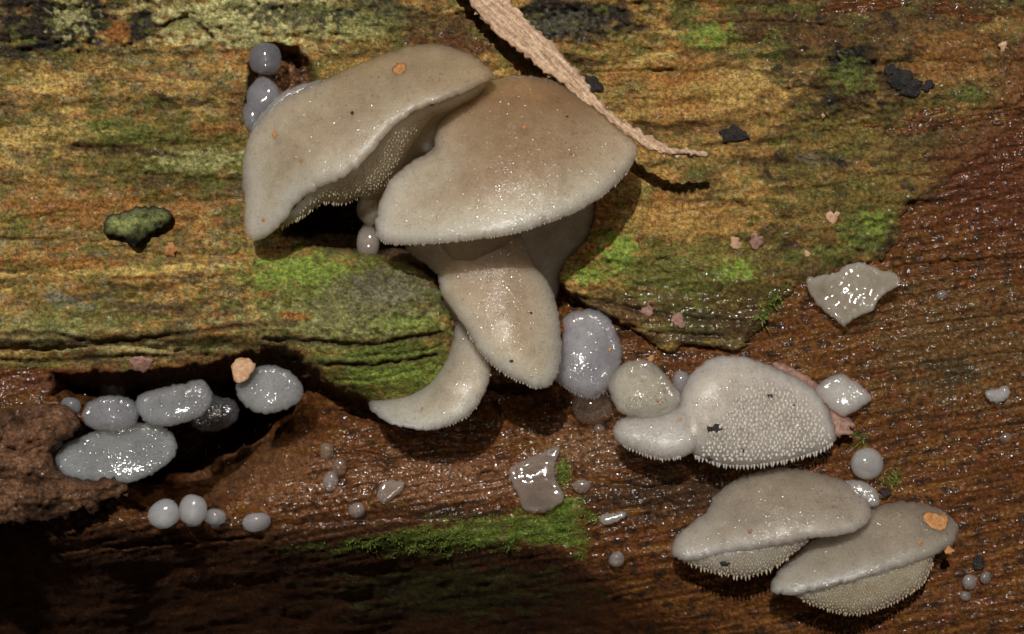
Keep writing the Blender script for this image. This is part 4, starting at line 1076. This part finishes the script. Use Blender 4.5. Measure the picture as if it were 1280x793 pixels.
crumb('orange crumb near the upper edge of the folded cap', 500, 87, 8, M_ORANGE, fAc)
crumb('small orange crumb near the outer shoulder of the folded cap', 343, 168, 5, M_ORANGE, fAc)
crumb('sliver of orange wood low on the folded cap', 376, 200, 5, M_ORANGE, fAc, asp=.5, rot=-30)
crumb('black speck of soil in the middle of the folded cap', 440, 142, 4, M_BLACK, fAc, name='soil_speck', asp=.7)
crumb('pale crumb low on the tip of the folded cap', 330, 275, 3, M_ORANGE, fAc)
crumb('black speck at the toothed rim of the folded cap', 539, 131, 3, M_BLACK, fA, name='soil_speck')
crumb('pale crumb high on the fan cap', 655, 160, 4, M_ORANGE, fB, thick=.3)
crumb('orange dot near the outer side of the fan cap', 713, 192, 3, M_ORANGE, fB)
crumb('black dot on the fan cap under the bark strip', 709, 146, 2.4, M_BLACK, fB, name='soil_speck')
crumb('dark dot low on the tongue-shaped cap', 639, 452, 2.5, M_BLACK, fC, name='soil_speck')
crumb('dark dot on the shoulder of the tongue-shaped cap', 664, 392, 2.2, M_BLACK, fC, name='soil_speck')
crumb('dark sliver on the crescent-shaped cap', 527, 512, 4, M_PINK, fD, asp=.4, rot=35)
crumb('dark brown sliver lying on the white teeth', 893, 537, 6, M_BLACK, fH, name='soil_speck', asp=1.6, rot=-14, thick=.35)
crumb('black pellet at the lower rim of the white teeth', 887, 574, 4, M_BLACK, fH, name='soil_speck')
crumb('brown speck high on the white teeth', 963, 496, 3.5, M_BLACK, fH, name='soil_speck')
crumb('brown speck on the white teeth toward the bark scrap', 992, 508, 3.5, M_BLACK, fH, name='soil_speck', asp=.6)
crumb('black grain low on the white teeth', 928, 563, 3, M_BLACK, fH, name='soil_speck')
crumb('tan dot on the smooth side lobe of the toothed cap', 850, 525, 2.5, M_ORANGE, fHl)
crumb('orange dot on the bluish jelly lobe', 763, 438, 3.4, M_ORANGE, fF)
crumb('orange dot at the foot of the yellowish button', 822, 501, 3, M_ORANGE, fG)
crumb('orange crumb perched on top of the yellowish button', 815, 449, 4.5, M_ORANGE, fG)
crumb('black fragment at the lower edge of the broad shell cap', 906, 704, 5, M_BLACK, fK, name='soil_speck', asp=1.4)
crumb('brown speck low on the broad shell cap', 938, 665, 3.4, M_PINK, fKc)
crumb('largest orange wood splinter, on the shell cap beneath its neighbour', 1172, 652, 10, M_ORANGE, fLc, asp=1.7, rot=14, thick=.35)
crumb('orange crumb stuck to the outer rim of the lower shell cap', 1187, 688, 6, M_ORANGE, fLc)
crumb('small orange dot on the lower shell cap', 1150, 680, 4, M_ORANGE, fLc)
crumb('glossy black oval pellet on brown wood beside the shell caps', 1223, 703, 11, M_BLACK, None, name='soil_pellet', asp=.8, rot=20, thick=.8)
crumb('black gap-filling pellet behind the bead-like button', 1107, 618, 8, M_BLACK, None, name='soil_pellet', thick=.8)
crumb('pale flaking wood chip standing out on the tan wood', 1040, 271, 11, M_PALE, None, name='wood_chip', asp=.8, rot=40, thick=.35)
crumb('small round tan chip in the algae below the tan wood', 920, 305, 9, M_PALE, None, name='wood_chip', thick=.35)
crumb('brown rounded chip beside the small tan chip', 947, 301, 11, M_PINK, None, name='wood_chip', thick=.3)
crumb('pinkish lump on the dark wet wood over the yellowish button', 848, 402, 10, M_PINK, None, name='wood_chip', thick=.4)
crumb('smaller pinkish lump by the bluish jelly lobe', 810, 389, 8, M_PINK, None, name='wood_chip', thick=.4)
crumb('pale grain at the edge of the algae above the torn flake', 1009, 317, 4, M_PALE, None, name='wood_chip')
crumb('pale splinter among the black crust patches', 1029, 146, 5, M_PALE, None, name='wood_chip', asp=.5)
crumb('orange lump of wood beside the green knob', 214, 312, 12, M_ORANGE, None, name='wood_chip', asp=.7, thick=.5)
crumb('reddish chip at the lip of the ledge', 176, 455, 10, M_PINK, None, name='wood_chip', asp=1.4, thick=.4)
crumb('tan chip on the upper wood near the frayed black crust', 1254, 58, 7, M_PALE, None, name='wood_chip', asp=.7, thick=.4)
for i, (u, v, r, a, ro) in enumerate([(1124, 100, 15, 1.2, 20), (1140, 113, 13, 1.2, -10), (1160, 108, 8, 1.3, 0), (1112, 88, 8, 1.2, 30)]):
    crumb(['largest lump of the cracked black crust on tan wood', 'second largest lump of the cracked black crust on tan wood', 'flat outer lump of the cracked black crust', 'upper lump of the cracked black crust by the reddish stain'][i], u, v, r, M_BLACK, None, name='black_crust', asp=a, rot=ro, thick=.45)
crumb('low black crust blister alone on tan wood', 918, 168, 11, M_BLACK, None, name='black_crust', asp=1.7, thick=.35)

# black crust lump put in as the shadow gap beside the bark strip
crumb('black crust lump drawn as the shadow gap along the middle of the bark strip', 740, 106, 13, M_BLACK, None, name='black_crust', asp=1.2, rot=35, thick=.5)

# ------------------------------------------------------------------ moss
def moss_tuft(label, u0, v0, spread, n, length, rot=0):
    co, faces = [], []
    a0 = math.radians(rot)
    for i in range(n):
        x, y = random.gauss(0, spread[0]), random.gauss(0, spread[1])
        u = u0 + x * math.cos(a0) - y * math.sin(a0); v = v0 + x * math.sin(a0) + y * math.cos(a0)
        d = wd(u, v) - 1
        a = random.uniform(0, 2 * math.pi); L = length * random.uniform(.6, 1.2); w = random.uniform(.7, 1.2)
        du, dv = math.cos(a) * L * .6, math.sin(a) * L * .6 + L * .15
        pu, pv = -math.sin(a) * w, math.cos(a) * w
        k = len(co)
        co += [W(u - pu * .5, v - pv * .5, d), W(u + pu * .5, v + pv * .5, d), W(u + du * .5 + pu, v + dv * .5 + pv, d + L * .5), W(u + du * .5 - pu, v + dv * .5 - pv, d + L * .5), W(u + du, v + dv, d + L * .7)]
        faces += [(k, k + 1, k + 2, k + 3), (k + 3, k + 2, k + 4)]
    o = new_mesh('moss_tuft', co, faces, M_MOSS)
    return tag(o, label, 'moss', 'little tufts of moss')
moss_tuft('long yellow-green moss tuft running down the algae rim', 962, 384, (14, 4), 130, 9, -50)
moss_tuft('loose moss sprig beside the bead-like button', 1118, 598, (7, 6), 60, 10, 20)
moss_tuft('moss sprig between toothed cap and bead-like button', 1076, 551, (5, 6), 40, 9)
moss_tuft('moss sprig at the tip of the narrow jelly sliver', 738, 648, (8, 3), 50, 8)
moss_tuft('upright moss patch between four-sided flake and small bead', 705, 592, (5, 11), 120, 6)

# short moss along the ridge, too dense to count
co, faces = [], []
tries = np.stack([rng.uniform(330, 750, 60000), rng.uniform(610, 720, 60000)], 1)
jj = np.clip(np.searchsorted(GU, tries[:, 0]), 0, len(GU) - 1); ii = np.clip(np.searchsorted(GV, tries[:, 1]), 0, len(GV) - 1)
sel = tries[rng.random(60000) < (mb[ii, jj] * .5 * sstep(-.25, .3, fbm(tries[:, 0] / 22, tries[:, 1] / 12, 3, 75)) * sstep(340, 560, tries[:, 0]))]
for u, v in sel:
    d = wd(u, v) - .5; a = random.uniform(0, 2 * math.pi); L = random.uniform(2, 4.6); w = random.uniform(.5, 1.0)
    du, dv = math.cos(a) * L * .7, math.sin(a) * L * .7
    pu, pv = -math.sin(a) * w, math.cos(a) * w
    k = len(co)
    co += [W(u - pu, v - pv, d), W(u + pu, v + pv, d), W(u + du, v + dv, d + L * .75)]
    faces.append((k, k + 1, k + 2))
o = new_mesh('moss', np.array(co), np.array(faces), M_MOSS, smooth=False)
tag(o, 'short bright green moss along the lower ridge of the log', 'moss', kind='stuff')

# ------------------------------------------------------------------ film of water drops on the wet wood
co, faces = [], []
cand = np.stack([rng.uniform(0, 1290, 16000), rng.uniform(290, 790, 16000)], 1)
for u, v in cand:
    j = min(np.searchsorted(GU, u), len(GU) - 1); i = min(np.searchsorted(GV, v), len(GV) - 1)
    if H_in[i, j] < WD[i, j] - .5 or V[i, j] > ridge[i, j] + 6 or mb[i, j] > .3: continue
    dens = .24 + .4 * t3[i, j]
    if 380 < u < 760 and 500 < v: dens += .15
    if random.random() > dens * .42: continue
    r = 1.3 + 3.4 * random.random() ** 3; d = float(WD[i, j]) + .2
    sq = random.uniform(.6, 1.0); an = random.uniform(0, 3.14); hgt = r * random.uniform(.3, .5)
    tu, tv = random.gauss(0, .25), random.gauss(-.2, .25)          # lies on a slope of the wood
    k = len(co)
    for h_, rr in ((-.6, 1.15), (.0, 1.0), (.62, .66), (.9, .3)):
        for s_ in range(8):
            a = 2 * math.pi * s_ / 8
            x, y = r * rr * math.cos(a), r * rr * math.sin(a) * sq
            x, y = x * math.cos(an) - y * math.sin(an), x * math.sin(an) + y * math.cos(an)
            co.append(W(u + x, v + y, d + hgt * h_ + x * tu + y * tv))
    co.append(W(u, v, d + hgt))
    for s_ in range(8):
        s2 = (s_ + 1) % 8
        for q in range(3):
            faces += [(k + q * 8 + s_, k + q * 8 + 8 + s2, k + q * 8 + s2), (k + q * 8 + s_, k + q * 8 + 8 + s_, k + q * 8 + 8 + s2)]
        faces.append((k + 24 + s_, k + 32, k + 24 + s2))
o = new_mesh('water_drops', np.array(co), np.array(faces)[:, [0, 2, 1]], M_DROP)
tag(o, 'film of tiny glinting water drops on the wet brown wood', 'water drops', kind='stuff')
